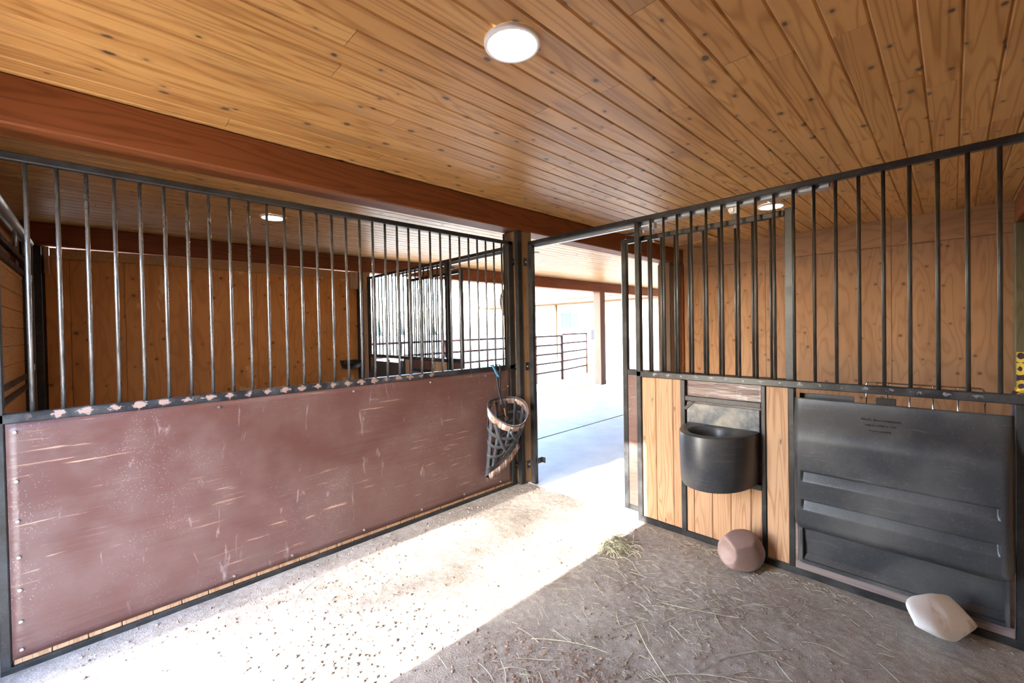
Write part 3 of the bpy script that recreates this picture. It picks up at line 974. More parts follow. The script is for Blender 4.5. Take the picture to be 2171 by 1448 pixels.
# ================================================================== HAY FEEDER
def hay_feeder(m, label, text=True):
    Y = lambda v: m * v
    t = thing('hay_feeder', label, 'hay feeder', (-0.02, Y(-2.55), 0.06))
    y0, y1 = -2.150, -2.951
    ny, nz = 60, 90
    ztop, zbot = 1.000, 0.285
    def prof(z):
        # outward bulge of the cover (toward the stall)
        if z > 0.78:
            k = (1.0 - z) / 0.22
            b = 0.012 + 0.088 * (k * k * (3 - 2 * k))
        elif z > 0.33:
            b = 0.100 - 0.022 * (0.78 - z) / 0.45
        else:
            k = (0.33 - z) / 0.045
            b = 0.078 - 0.040 * k * k
        return b
    def groove(z, zt):
        d = zt - z
        if -0.004 < d <= 0.0:
            return (d + 0.004) / 0.004 * 0.024
        if 0.0 < d < 0.052:
            return 0.024 * (1 - d / 0.052)
        return 0.0
    bm = bmesh.new()
    rows = []
    zl = list(np.linspace(ztop, zbot, nz)) + [0.611, 0.6150, 0.607, 0.559, 0.455, 0.459, 0.451, 0.403]
    zl = sorted(set(round(float(z), 4) for z in zl), reverse=True)
    ys = list(np.linspace(0, 1, ny)) + [0.052, 0.056, 0.948, 0.944]
    ys = sorted(set(ys))
    for z in zl:
        row = []
        for s in ys:
            yy = y0 + (y1 - y0) * s
            # rounded plan at the two ends
            e = min(s, 1 - s) * abs(y1 - y0)
            rnd = 1 - max(0, (0.03 - e) / 0.03) ** 2.0
            x = -prof(z) * (0.25 + 0.75 * rnd)
            if 0.054 < s < 0.946:
                x += groove(z, 0.611) + groove(z, 0.455)
            # corners of the lower edge are rounded off
            zz = z
            if e < 0.05 and z < zbot + 0.06:
                k = (0.05 - e) / 0.05
                zz = max(z, zbot + 0.045 * k * k)
            row.append(bm.verts.new((x, m * yy, zz)))
        rows.append(row)
    for A, B in zip(rows, rows[1:]):
        for k in range(len(ys) - 1):
            bm.faces.new((A[k], A[k + 1], B[k + 1], B[k]))
    bmesh.ops.remove_doubles(bm, verts=bm.verts, dist=0.00005)
    bmesh.ops.recalc_face_normals(bm, faces=bm.faces)
    base = Vector((0, Y(-2.55), 0.64))
    for v in bm.verts:
        v.co -= base
    me = bm_mesh(bm, 'cover', True)
    cv = link('cover', me, 'poly', t, base)
    md = cv.modifiers.new('thick', 'SOLIDIFY'); md.thickness = 0.006; md.offset = 0
    tag(cv, 'bulging black cover with two moulded ribs')
    # tray below the cover: sloping back, side cheeks, lip and the metal strip under it
    bm = bmesh.new()
    yA, yB = Y(-2.185), Y(-2.925)
    pr = [(-0.012, 0.30), (0.004, 0.13), (-0.020, 0.105), (-0.030, 0.105), (-0.030, 0.085), (0.02, 0.085), (0.02, 0.30)]
    A = [bm.verts.new((a, yA, b)) for a, b in pr]
    B = [bm.verts.new((a, yB, b)) for a, b in pr]
    for k in range(len(pr)):
        k2 = (k + 1) % len(pr)
        bm.faces.new((A[k], A[k2], B[k2], B[k]))
    bm.faces.new(A); bm.faces.new(B)
    bmesh.ops.recalc_face_normals(bm, faces=bm.faces)
    for v in bm.verts: v.co -= Vector((0, Y(-2.55), 0.2))
    link('tray', bm_mesh(bm, 'tray'), 'poly', t, (0, Y(-2.55), 0.2))
    box('tray_cheek', -0.030, -0.004, Y(-2.172), Y(-2.187), 0.085, 0.30, 'poly', t, 0.003)
    box('tray_cheek', -0.030, -0.004, Y(-2.923), Y(-2.938), 0.085, 0.30, 'poly', t, 0.003)
    box('sill_strip', -0.012, 0.0, Y(-2.147), Y(-2.953), 0.038, 0.084, 'sill', t, 0.002)
    box('side_strip', -0.004, 0.006, Y(-2.147), Y(-2.160), 0.084, 0.40, 'sill', t, 0.001)
    box('side_strip', -0.004, 0.006, Y(-2.938), Y(-2.953), 0.084, 0.40, 'sill', t, 0.001)
    # hopper back edge and the bracket hooked over the rail
    box('hopper_edge', 0.10, 0.106, Y(-2.15), Y(-2.40), 0.75, 1.012, 'poly', t, 0.002)
    box('hook_bracket', -0.006, 0.0, Y(-2.50), Y(-2.575), 0.955, 1.032, 'steel', t, 0.002)
    if text:
        for i, (s, hgt) in enumerate([('Stull Enterprises', 0.0195), ('(761) 652 1122', 0.0165), ('Concord PA', 0.0145)]):
            cu = bpy.data.curves.new('emboss', 'FONT')
            cu.body = s; cu.size = hgt; cu.extrude = 0.0018; cu.align_x = 'CENTER'
            cu.space_character = 1.15
            tmp = bpy.data.objects.new('emboss', cu)
            COL.objects.link(tmp)
            bpy.context.view_layer.update()
            mm = bpy.data.meshes.new_from_object(tmp)
            bpy.data.objects.remove(tmp, do_unlink=True)
            z = 0.918 - i * 0.024
            o = link('embossed_lettering', mm, 'poly', cv, (-prof(z + 0.006) - 0.0042, Y(-2.52), z))
            slope = math.atan2(prof(z - 0.01) - prof(z + 0.01), 0.02)
            o.rotation_euler = Matrix(((0, -sin(slope), -cos(slope)), (-1, 0, 0), (0, cos(slope), -sin(slope)))).to_euler()
            mm.materials.clear(); mm.materials.append(MAT['poly'])
    return t
hay_feeder(1, 'wide black moulded hay feeder filling the right end of the stall front')
hay_feeder(-1, 'black hay feeder of the neighbouring stall, far end of its front', False)

# chrome wire rack hooked behind the feeder
wk = thing('wire_rack', 'chrome wire rack standing up behind the black hay feeder', 'rack', (0.08, -2.66, 0.9))
tube('rim_wire', [(0.08, -2.453, 0.80), (0.08, -2.453, 1.085), (0.08, -2.459, 1.096), (0.08, -2.47, 1.099), (0.08, -2.855, 1.099), (0.08, -2.866, 1.096), (0.08, -2.871, 1.085), (0.08, -2.871, 0.80)], 0.0042, 'chrome', wk, 8)
for yy in (-2.537, -2.62, -2.703, -2.787):
    rod('wire', (0.08, yy, 0.80), (0.08, yy, 1.098), 0.0036, 'chrome', wk, 8)
rod('cross_wire', (0.08, -2.453, 0.80), (0.08, -2.871, 0.80), 0.0036, 'chrome', wk, 8)
wk.location.z = 0.80
for c in wk.children: c.location.z += 0.10
for yy in (-2.50, -2.83):
    tube('hook', [(0.08, yy, 1.098), (0.06, yy, 1.104), (0.03, yy, 1.0945), (0.018, yy, 1.0935)], 0.0035, 'chrome', wk, 6)

# sunflower print cloth over the rail end at the right edge
def cloth():
    bm = bmesh.new()
    rows = []
    for i in range(15):
        k = i / 14
        z = 1.27 - 0.42 * k
        w0 = 0.012 + 0.055 * min(1, k * 2.2) if z > 1.10 else 0.020
        row = []
        for j in range(9):
            u = j / 8
            row.append(bm.verts.new((0.075 + 0.008 * sin(u * 9 + k * 3), -2.952 - 0.012 * (1 if z > 1.1 else 0) - u * (w0 + 0.05 * (z > 1.1)), z)))
        rows.append(row)
    for A, B in zip(rows, rows[1:]):
        for k in range(8):
            bm.faces.new((A[k], A[k + 1], B[k + 1], B[k]))
    bmesh.ops.recalc_face_normals(bm, faces=bm.faces)
    for v in bm.verts: v.co -= Vector((0.075, -2.98, 1.06))
    o = link('sunflower_cloth', bm_mesh(bm, 'cloth', True), 'sunflower', None, (0.075, -2.98, 1.06))
    md = o.modifiers.new('thick', 'SOLIDIFY'); md.thickness = 0.004
    tag(o, 'purple cloth with yellow sunflowers hanging at the right edge of the stall front', 'cloth')
cloth()

# grey cloth bag hanging behind the corner post
prof = [(0.0, 0.0), (0.045, 0.03), (0.085, 0.10), (0.11, 0.20), (0.105, 0.28), (0.07, 0.34), (0.02, 0.36), (0.008, 0.40), (0.0, 0.40)]
gb = link('hanging_bag', lathe_mesh(prof, 20), 'grey_cloth', None, (0.165, 0.315, 1.47))
tag(gb, 'grey rounded cloth bag hanging behind the corner post', 'bag')

# ================================================================== SALT BLOCKS
def salt_block(name, label, mat, pts, sharp, dishes):
    bm = bmesh.new()
    P = [Vector(p) for p in pts]
    for p in P:
        bm.verts.new(p)
    c = sum(P, Vector()) / len(P)
    bmesh.ops.convex_hull(bm, input=bm.verts)
    bm.normal_update()
    planes = []
    for f in bm.faces:
        n = f.normal
        h = n.dot(f.verts[0].co - c)
        if h < 0: n, h = -n, -h
        planes.append((n.copy(), h))
    bm.free()
    bm = bmesh.new()
    bmesh.ops.create_icosphere(bm, subdivisions=5, radius=1.0)
    zmin = 9
    for v in bm.verts:
        d = v.co.normalized()
        sm = sum(max(0.0, n.dot(d) / h) ** sharp for n, h in planes) ** (1.0 / sharp)
        r = 1.0 / sm
        for dp, rad, dep, pw in dishes:
            dc = (Vector(dp) - c).normalized()
            an = math.acos(max(-1, min(1, dc.dot(d))))
            if an < rad:
                r -= dep * (0.5 + 0.5 * cos(pi * an / rad)) ** pw
        v.co = d * r
        zmin = min(zmin, v.co.z)
    for v in bm.verts:
        v.co.z -= zmin
    o = link(name, bm_mesh(bm, name, True), mat, None, (c.x, c.y, -0.004))
    return tag(o, label, 'salt block')
salt_block('mineral_salt_block', 'pinkish brown mineral salt block leaning under the feed bowl', 'salt_red',
           [(-0.273, -1.855, 0.225), (-0.191, -1.879, 0.240), (-0.122, -1.917, 0.235), (-0.090, -1.963, 0.211), (-0.086, -1.996, 0.179), (-0.063, -2.018, 0.116), (-0.102, -2.023, 0.067), (-0.167, -2.003, 0.028), (-0.222, -1.964, 0.019), (-0.291, -1.910, 0.053), (-0.290, -1.870, 0.047), (-0.290, -1.842, 0.072), (-0.285, -1.817, 0.118), (-0.272, -1.815, 0.167),
            (-0.309, -1.925, 0.177), (-0.293, -1.885, 0.215), (-0.196, -1.993, 0.185), (-0.138, -1.986, 0.211),
            (-0.136, -1.808, 0.147), (-0.022, -1.932, 0.149), (-0.014, -1.969, 0.046), (-0.099, -1.861, -0.004), (-0.164, -1.796, 0.068)], 22,
           [((-0.296, -1.863, 0.136), 0.48, 0.030, 0.25)])
salt_block('white_salt_block', 'worn white salt block with a licked hollow on the floor by the hay feeder', 'salt_white',
           [(-0.348, -2.612, 0.162), (-0.385, -2.618, 0.150), (-0.385, -2.647, 0.084), (-0.312, -2.632, 0.184), (-0.246, -2.683, 0.184), (-0.129, -2.754, 0.154), (-0.045, -2.852, 0.012), (-0.135, -2.828, 0.030), (-0.362, -2.718, 0.081), (-0.292, -2.738, 0.021), (-0.234, -2.774, -0.004), (-0.171, -2.801, -0.002),
            (-0.170, -2.646, 0.085), (-0.064, -2.736, 0.076), (0.016, -2.828, -0.016), (-0.049, -2.780, -0.066), (-0.149, -2.668, -0.012)], 26,
           [((-0.346, -2.683, 0.151), 0.95, 0.016, 1.2), ((-0.397, -2.635, 0.118), 0.28, 0.006, 1.0)])

# ================================================================== HAY BAG
hb = thing('hay_bag', 'dark webbing hay bag with plaid rim hung on the partition by the corner post', 'hay bag', (-0.31, -0.10, 0.14))
def sack(a, k):
    xc = -0.318 + 0.010 * k
    w = 0.207 * (1 - 0.10 * k)
    d = 0.100 * (1 - k) ** 0.8 + 0.014
    x = xc + w * cos(a)
    yy = -0.012 - d - d * 0.98 * (-sin(a))          # a=-pi/2 -> front (toward -Y)
    yy = -0.018 - d + d * sin(a)
    zr = 0.725 + 0.105 * sin(a) + 0.02 * cos(2 * a)  # back of the rim rides high
    s = (x + 0.50) / 0.36
    zb = 0.155 + 0.225 * min(1, max(0, s)) ** 1.1
    z = zr * (1 - k) + zb * k
    return Vector((x, yy, z))
def snorm(a, k):
    e = 1e-3
    da = sack(a + e, k) - sack(a - e, k)
    dk = sack(a, min(1, k + e)) - sack(a, max(0, k - e))
    n = da.cross(dk)
    return n.normalized(), da.normalized(), dk.normalized()
HB = Vector((-0.31, -0.10, 0.14))
def strap_on(name, ak, wd, mat, off=0.0):
    pts, sd = [], []
    for i, (a, k) in enumerate(ak):
        n, da, dk = snorm(a, k)
        p = sack(a, k)
        c = Vector((-0.33, p.y * 0 - 0.11, p.z))
        if n.dot(p - c) < 0: n = -n
        a2, k2 = ak[min(i + 1, len(ak) - 1)]
        a1, k1 = ak[max(i - 1, 0)]
        tg = (sack(a2, k2) - sack(a1, k1)).normalized()
        s = tg.cross(n).normalized() * wd / 2
        q = p + n * off
        q.y = min(q.y, -0.014)
        pts.append(q - HB); sd.append(s)
    return link(name, ribbon_mesh(pts, sd, 0.0022), mat, hb, HB)
# rim band
rim = strap_on('rim_band', [(2 * pi * i / 48, 0.045) for i in range(49)], 0.062, 'plaid', 0.003)
tag(rim, 'plaid fabric rim band')
tube('rim_cord', [sack(2 * pi * i / 48, 0.0) + Vector((0, -0.004, 0.002)) for i in range(48)], 0.008, 'web', hb, 6, True)
for i in range(12):
    a = 2 * pi * i / 12 + 0.15
    strap_on('strap', [(a, 0.06 + 0.93 * j / 14) for j in range(15)], 0.030, 'web', 0.002)
for k in (0.28, 0.46, 0.64, 0.82):
    strap_on('strap', [(2 * pi * i / 40, k) for i in range(41)], 0.028, 'web', 0.005)
for a0, a1 in ((-2.7, -1.2), (-1.9, -0.5), (-0.9, -2.3)):
    strap_on('strap', [(a0 + (a1 - a0) * j / 14, 0.10 + 0.85 * j / 14) for j in range(15)], 0.028, 'web', 0.007)
tp_ = [Vector((-0.125 - 0.355 * u, -0.058 - 0.012 * sin(pi * u), 0.372 - 0.195 * u - 0.028 * sin(pi * u))) for u in [q / 12 for q in range(13)]]
tr_ = link('bottom_trim', ribbon_mesh([p - HB for p in tp_], [Vector((-0.010, 0.002, 0.024))] * 13, 0.004), 'plaid', hb, HB)
tag(tr_, 'plaid trim along the slanting bottom edge')
# pointed tip
bm = bmesh.new()
q = [(-0.508, -0.03, 0.20), (-0.452, -0.045, 0.205), (-0.495, -0.033, 0.118)]
vs = [bm.verts.new(Vector(p) - HB) for p in q]
bm.faces.new(vs)
bmesh.ops.solidify(bm, geom=bm.faces[:], thickness=0.006)
link('tip', bm_mesh(bm, 'tip'), 'plaid', hb, HB)
# hanging straps over the mid rail with blue loop, ring and brass snap
def free_strap(name, pts, wd, mat, side=None):
    P = [Vector(p) for p in pts]
    sd = []
    for i in range(len(P)):
        tg = (P[min(i + 1, len(P) - 1)] - P[max(i - 1, 0)]).normalized()
        s = side or Vector((1, 0, 0))
        s = (Vector(s) - tg * tg.dot(Vector(s))).normalized()
        sd.append(s * wd / 2)
    return link(name, ribbon_mesh([p - HB for p in P], sd, 0.0025), mat, hb, HB)
free_strap('hanging_strap', [(-0.338, -0.020, 1.00), (-0.335, -0.026, 0.93), (-0.325, -0.034, 0.86), (-0.320, -0.050, 0.80), (-0.315, -0.075, 0.73)], 0.020, 'web')
free_strap('hanging_strap', [(-0.290, -0.006, 1.05), (-0.295, -0.012, 0.95), (-0.300, -0.016, 0.86), (-0.300, -0.018, 0.82)], 0.018, 'web')
bl = free_strap('blue_loop', [(-0.375, 0.028, 1.098), (-0.372, -0.004, 1.102), (-0.360, -0.012, 1.075), (-0.335, -0.016, 1.03), (-0.315, -0.016, 0.995), (-0.300, -0.013, 0.992)], 0.026, 'web_blue', (1, 0, 0.35))
tag(bl, 'bright blue webbing loop over the rail')
free_strap('hanging_strap', [(-0.300, -0.013, 0.992), (-0.285, -0.012, 1.05), (-0.290, -0.006, 1.098), (-0.293, 0.02, 1.103), (-0.300, 0.046, 1.08)], 0.020, 'web')
ring_c = Vector((-0.335, 0.045, 1.125))
tube('ring', [ring_c + Vector((0.028 * cos(2 * pi * i / 20), 0.004 * sin(2 * pi * i / 20), 0.028 * sin(2 * pi * i / 20))) for i in range(20)], 0.0028, 'brass', hb, 6, True)
sn = tube('snap_hook', [(-0.316, -0.082, 0.735), (-0.316, -0.086, 0.71), (-0.314, -0.09, 0.685), (-0.313, -0.094, 0.665)], 0.0065, 'brass', hb, 8)
tube('snap_ring', [Vector((-0.312, -0.10, 0.645)) + Vector((0.014 * cos(2 * pi * i / 16), 0.0, 0.014 * sin(2 * pi * i / 16))) for i in range(16)], 0.003, 'bolt', sn, 6, True)

# ================================================================== CEILING LAMPS, HATCH
def recessed(label, x, y):
    t = thing('recessed_light', label, 'ceiling light', (x, y, ZC - 0.012), 'recessed ceiling lights')
    me = lathe_mesh([(0.088, 0.010), (0.088, 0.002), (0.094, -0.004), (0.106, -0.003), (0.108, 0.004), (0.108, 0.012)], 40)
    link('trim_ring', me, 'white', t, (x, y, ZC - 0.012))
    me = lathe_mesh([(0.0, 0.0), (0.05, 0.0004), (0.087, 0.003)], 40)
    link('lens', me, MAT['lens'], t, (x, y, ZC - 0.012))
recessed('bright round recessed light in the stall ceiling above the doorway view', -1.646, -1.597)
recessed('recessed ceiling light in the neighbouring stall behind the partition bars', -1.60, 1.70)
recessed('recessed ceiling light over the aisle seen above the sliding door', 1.697, -1.60)

ah = thing('attic_hatch', 'pine trim framed attic hatch in the aisle ceiling', 'hatch', (2.5, -0.41, ZC - 0.02))
for (x0, x1, y0, y1) in [(2.18, 2.84, -0.74, -0.69), (2.18, 2.84, -0.13, -0.08), (2.18, 2.23, -0.69, -0.13), (2.79, 2.84, -0.69, -0.13)]:
    box('trim_strip', x0, x1, y0, y1, ZC - 0.02, ZC - 0.0005, 'ceiling', ah, 0.004)
box('hatch_panel', 2.235, 2.785, -0.685, -0.135, ZC - 0.006, ZC - 0.0005, 'plywood_h', ah, 0.001)

# ================================================================== NEIGHBOUR STALL: REAR DOOR, TRAY, CONDUIT
rd = thing('paddock_door', 'wooden sliding paddock door in a steel frame at the far left edge', 'door', (XR + 0.05, 2.3, 0.02))
D0, D1 = 1.40, 3.02
box('stile', XR + 0.02, XR + 0.055, D1 - 0.045, D1, 0.03, 2.12, 'steel', rd, 0.004)
box('stile', XR + 0.02, XR + 0.055, D0, D0 + 0.045, 0.03, 2.12, 'steel', rd, 0.004)
for z0, z1 in ((2.075, 2.12), (1.955, 2.0), (1.05, 1.09), (0.955, 1.0), (0.03, 0.07)):
    box('rail', XR + 0.02, XR + 0.055, D0 + 0.045, D1 - 0.045, z0, z1, 'steel', rd, 0.004)
z = 0.07
while z < 1.95:
    ze = min(z + 0.142, 1.955)
    box('board', XR + 0.012, XR + 0.036, D0 + 0.045, D1 - 0.045, z + 0.001, ze - 0.001, 'board_h', rd, 0.004)
    z += 0.142
tk = tube('track', [(XR + 0.07, 0.9, 2.27), (XR + 0.07, 3.10, 2.27)], 0.035, 'galv', rd, 10)
for yy in (2.2, 2.75):
    rod('hanger', (XR + 0.07, yy, 2.11), (XR + 0.07, yy, 2.24), 0.012, 'bolt', rd, 8)
for z in (1.95, 1.14):
    b = box('latch', XR + 0.03, XR + 0.09, D1 + 0.005, D1 + 0.07, z - 0.03, z + 0.03, 'galv', rd, 0.006)
    rod('latch_bolt', (XR + 0.075, D1 + 0.02, z - 0.06), (XR + 0.075, D1 + 0.02, z + 0.06), 0.01, 'bolt', b, 8)
cd = tube('conduit', [(XR + 0.02, 3.16, 0.0), (XR + 0.022, 3.155, 0.8), (XR + 0.018, 3.16, 1.6), (XR + 0.02, 3.15, 2.30)], 0.010, 'black_plain', None, 8)
tag(cd, 'thin black cable running down the far left corner', 'cable')

# small black feed tray on the far plywood wall
bm = bmesh.new()
def trayring(sx, sy0, sy1, z):
    return [bm.verts.new(p) for p in ((-sx, sy0, z), (sx, sy0, z), (sx, sy1, z), (-sx, sy1, z))]
R_ = [trayring(0.10, -0.13, -0.005, 0.0), trayring(0.135, -0.19, -0.003, 0.115), trayring(0.125, -0.18, -0.012, 0.115), trayring(0.09, -0.12, -0.015, 0.012)]
bm.faces.new(R_[0])
for A, B in zip(R_, R_[1:]):
    for k in range(4):
        bm.faces.new((A[k], A[(k + 1) % 4], B[(k + 1) % 4], B[k]))
bm.faces.new(R_[3])
bmesh.ops.recalc_face_normals(bm, faces=bm.faces)
bmesh.ops.bevel(bm, geom=list(bm.edges), offset=0.008, segments=2, affect='EDGES')
ft = link('feed_tray', bm_mesh(bm, 'tray', True), 'black_plain', None, (-0.235, YF - 0.012, 0.895))
tag(ft, 'small black feed tray hooked on the far plywood wall', 'feed tray')

# ================================================================== FLOOR LITTER
def scatter_mesh(V0, F0, pos, rot, scl):
    n = len(pos)
    V0 = np.asarray(V0, float)
    P = V0[None, :, :] * scl[:, None, :]
    ca, sa = np.cos(rot[:, 2])[:, None], np.sin(rot[:, 2])[:, None]
    cb, sb = np.cos(rot[:, 0])[:, None], np.sin(rot[:, 0])[:, None]
    yv = P[:, :, 1] * cb - P[:, :, 2] * sb
    zv = P[:, :, 1] * sb + P[:, :, 2] * cb
    xv = P[:, :, 0]
    Q = np.stack([xv * ca - yv * sa, xv * sa + yv * ca, zv], -1) + pos[:, None, :]
    F = (np.asarray(F0)[None] + (np.arange(n) * len(V0))[:, None, None]).reshape(-1, len(F0[0]))
    me = bpy.data.meshes.new('scatter')
    me.from_pydata(Q.reshape(-1, 3).tolist(), [], F.tolist())
    return me
ph = (1 + 5 ** 0.5) / 2
ICO = np.array([(-1, ph, 0), (1, ph, 0), (-1, -ph, 0), (1, -ph, 0), (0, -1, ph), (0, 1, ph), (0, -1, -ph), (0, 1, -ph), (ph, 0, -1), (ph, 0, 1), (-ph, 0, -1), (-ph, 0, 1)]) / 1.9
ICO = ICO * (1 + 0.25 * (np.random.default_rng(5).random((12, 1)) - 0.5))
ICOF = [(0, 11, 5), (0, 5, 1), (0, 1, 7), (0, 7, 10), (0, 10, 11), (1, 5, 9), (5, 11, 4), (11, 10, 2), (10, 7, 6), (7, 1, 8), (3, 9, 4), (3, 4, 2), (3, 2, 6), (3, 6, 8), (3, 8, 9), (4, 9, 5), (2, 4, 11), (6, 2, 10), (8, 6, 7), (9, 8, 1)]
def litter(n, s0, s1, xr, yr, mask, flat=1.0, seed=1, zoff=0.0, pw=2.2):
    rng = np.random.default_rng(seed)
    x = rng.uniform(*xr, n); y = rng.uniform(*yr, n)
    keep = rng.random(n) < mask(x, y)
    x, y = x[keep], y[keep]
    n = len(x)
    s = s0 + (s1 - s0) * rng.random(n) ** pw
    scl = np.stack([s * rng.uniform(0.7, 1.4, n), s * rng.uniform(0.7, 1.3, n), s * flat * rng.uniform(0.5, 1.0, n)], -1)
    pos = np.stack([x, y, floor_z(x, y) + s * 0.2 * flat + zoff], -1)
    rot = rng.uniform(0, 6.28, (n, 3)); rot[:, 0] *= 0.08
    return pos, rot, scl
m1 = lambda x, y: np.clip(0.45 + 2.2 * vnoise(x, y, 2.3, 41) + 0.35 * (y > -0.25), 0.03, 1)
pos, rot, scl = litter(14000, 0.0018, 0.0090, (-2.9, -0.03), (-3.0, -0.02), m1, 0.9, 2, pw=3.5)
cl = link('dirt_clods', scatter_mesh(ICO, ICOF, pos, rot, scl), 'clod')
tag(cl, 'small dirt clods and grit scattered over the stall floor', 'dirt', None, 'stuff')
m2 = lambda x, y: np.clip(1.3 - ((x + 1.66) / 0.42) ** 2 - ((y + 1.72) / 0.40) ** 2 + 1.2 * vnoise(x, y, 5, 43), 0, 1)
pos, rot, scl = litter(4200, 0.0025, 0.008, (-2.25, -1.1), (-2.3, -1.15), m2, 0.45, 3, 0.002)
rot[:, 0] = np.random.default_rng(8).uniform(-0.5, 0.5, len(rot))
sv = link('wood_shavings', scatter_mesh(ICO, ICOF, pos, rot, scl), 'shaving')
tag(sv, 'reddish wood shavings trodden into the floor at the front', 'shavings', None, 'stuff')

def hay_mesh(items):
    V, F = [], []
    rng = random.Random(21)
    for (x, y, a, L, w, h, bend, tilt) in items:
        n = 5
        px, py, ang = x, y, a
        b = len(V)
        for i in range(n + 1):
            s = i / n
            z = float(floor_z(px, py)) + 0.0035 + h * sin(pi * s) + tilt * s
            ox, oy = -sin(ang) * w / 2, cos(ang) * w / 2
            V += [(px + ox, py + oy, z), (px, py, z + w * 0.6), (px - ox, py - oy, z)]
            px += cos(ang) * L / n; py += sin(ang) * L / n
            ang += bend / n
        for i in range(n):
            q = b + 3 * i
            F += [(q, q + 1, q + 4, q + 3), (q + 1, q + 2, q + 5, q + 4), (q + 2, q, q + 3, q + 5)]
    me = bpy.data.meshes.new('hay')
    me.from_pydata(V, [], F)
    return me
rng = random.Random(77)
items = []
def addhay(n, cx, cy, rx, ry, L0, L1, w=0.0024):
    for _ in range(n):
        x = cx + rng.gauss(0, 1) * rx; y = cy + rng.gauss(0, 1) * ry
        if not (-3.0 < x < -0.05 and -3.1 < y < -0.06): continue
        LL = rng.uniform(L0, L1)
        items.append((x, y, rng.uniform(0, 6.28), LL, rng.uniform(0.6, 1.4) * w, rng.uniform(0.0, 0.06) * LL, rng.uniform(-0.9, 0.9) * min(1.0, LL / 0.15), 0.0))
addhay(55, -1.0, -1.70, 0.42, 0.28, 0.06, 0.20, 0.0021)
addhay(420, -1.0, -1.70, 0.45, 0.30, 0.008, 0.05, 0.0019)
addhay(45, -1.35, -2.05, 0.35, 0.3, 0.06, 0.26, 0.0021)
addhay(35, -0.45, -1.75, 0.3, 0.25, 0.04, 0.16, 0.0021)
addhay(260, -0.55, -1.85, 0.35, 0.30, 0.008, 0.04, 0.0018)
addhay(40, -0.9, -0.75, 0.45, 0.3, 0.03, 0.12, 0.0020)
addhay(120, -0.9, -0.75, 0.5, 0.3, 0.008, 0.04, 0.0018)
addhay(25, -2.0, -1.2, 0.5, 0.5, 0.04, 0.14, 0.0020)
addhay(60, -0.25, -2.1, 0.2, 0.35, 0.01, 0.06, 0.0020)
for k in range(220):
    s = rng.random()
    items.append((-0.06 - 0.05 * rng.random(), -1.25 - 1.2 * s, rng.uniform(0, 6.28), rng.uniform(0.008, 0.03), 0.002, 0.002, 0.3, 0))
# a few long stems seen clearly in the photograph
for (x, y, a, L, b) in [(-0.72, -2.25, 2.4, 0.30, 0.3), (-0.62, -2.05, 2.2, 0.36, -0.5), (-1.0, -2.2, 2.1, 0.40, 0.5), (-1.25, -2.05, 1.1, 0.42, -0.4), (-0.95, -1.75, 2.6, 0.38, 0.4), (-1.25, -1.72, 2.0, 0.34, 0.3), (-0.55, -1.98, 2.6, 0.40, 0.2), (-2.05, -0.30, 0.6, 0.22, -0.5), (-0.95, -2.48, 2.3, 0.30, -0.5), (-0.78, -2.45, 2.4, 0.22, 0.5)]:
    items.append((x, y, a, L, 0.0036, 0.008, b, 0.0))
hy = link('loose_hay', hay_mesh(items), 'hay')
tag(hy, 'loose hay stems strewn over the stall floor', 'hay', None, 'stuff')
items2 = []
for _ in range(260):
    r = rng.gauss(0, 0.055)
    a = rng.uniform(0, 6.28)
    items2.append((-0.47 + r * cos(a), -1.235 + r * sin(a), rng.uniform(0, 6.28), rng.uniform(0.05, 0.15), 0.003, rng.uniform(0.0, 0.05), rng.uniform(-2.5, 2.5), rng.uniform(0, 0.02)))
hc = link('hay_wisp', hay_mesh(items2), 'hay')
tag(hc, 'tangled wisp of hay at the edge of the sun patch', 'hay', None, 'stuff')

# ================================================================== OUTDOORS
gz = -0.12
gd = box('ground', -60, 160, -60, 160, gz - 0.5, gz, 'ground', None, 0)
tag(gd, 'pale dry ground outside the barn', None, None, 'structure')

def fence_panel(label, x0, y0, x1, y1, n=5, h=1.32, verts=(0.5,)):
    t = thing('pipe_fence_panel', label, 'fence', (x0, y0, gz))
    for i in range(n):
        z = gz + 0.28 + (h - 0.30) * i / (n - 1)
        rod('rail', (x0, y0, z), (x1, y1, z), 0.022, 'pipe_red', t, 8)
    for s in (0.0, 1.0) + tuple(verts):
        x, y = x0 + (x1 - x0) * s, y0 + (y1 - y0) * s
        rod('upright', (x, y, gz), (x, y, gz + h), 0.021 if s in (0.0, 1.0) else 0.012, 'pipe_red', t, 8)
    return t
def onl(s):
    return (0.3 + (7.05 - 0.3) * s, 4.55 + (5.32 - 4.55) * s)
for lab, s0, s1 in [('reddish pipe fence panel farthest left behind the neighbouring stall front', 0.0, 0.33), ('reddish pipe fence panel in the middle, seen left of the corner post', 0.335, 0.63), ('reddish pipe fence panel standing just right of the corner post', 0.635, 1.0)]:
    a, b = onl(s0), onl(s1)
    fence_panel(lab, *a, *b)
fence_panel('pipe gate panel in front of the pale house', 7.12, 5.33, 8.9, 5.75, 5, 1.36, ())

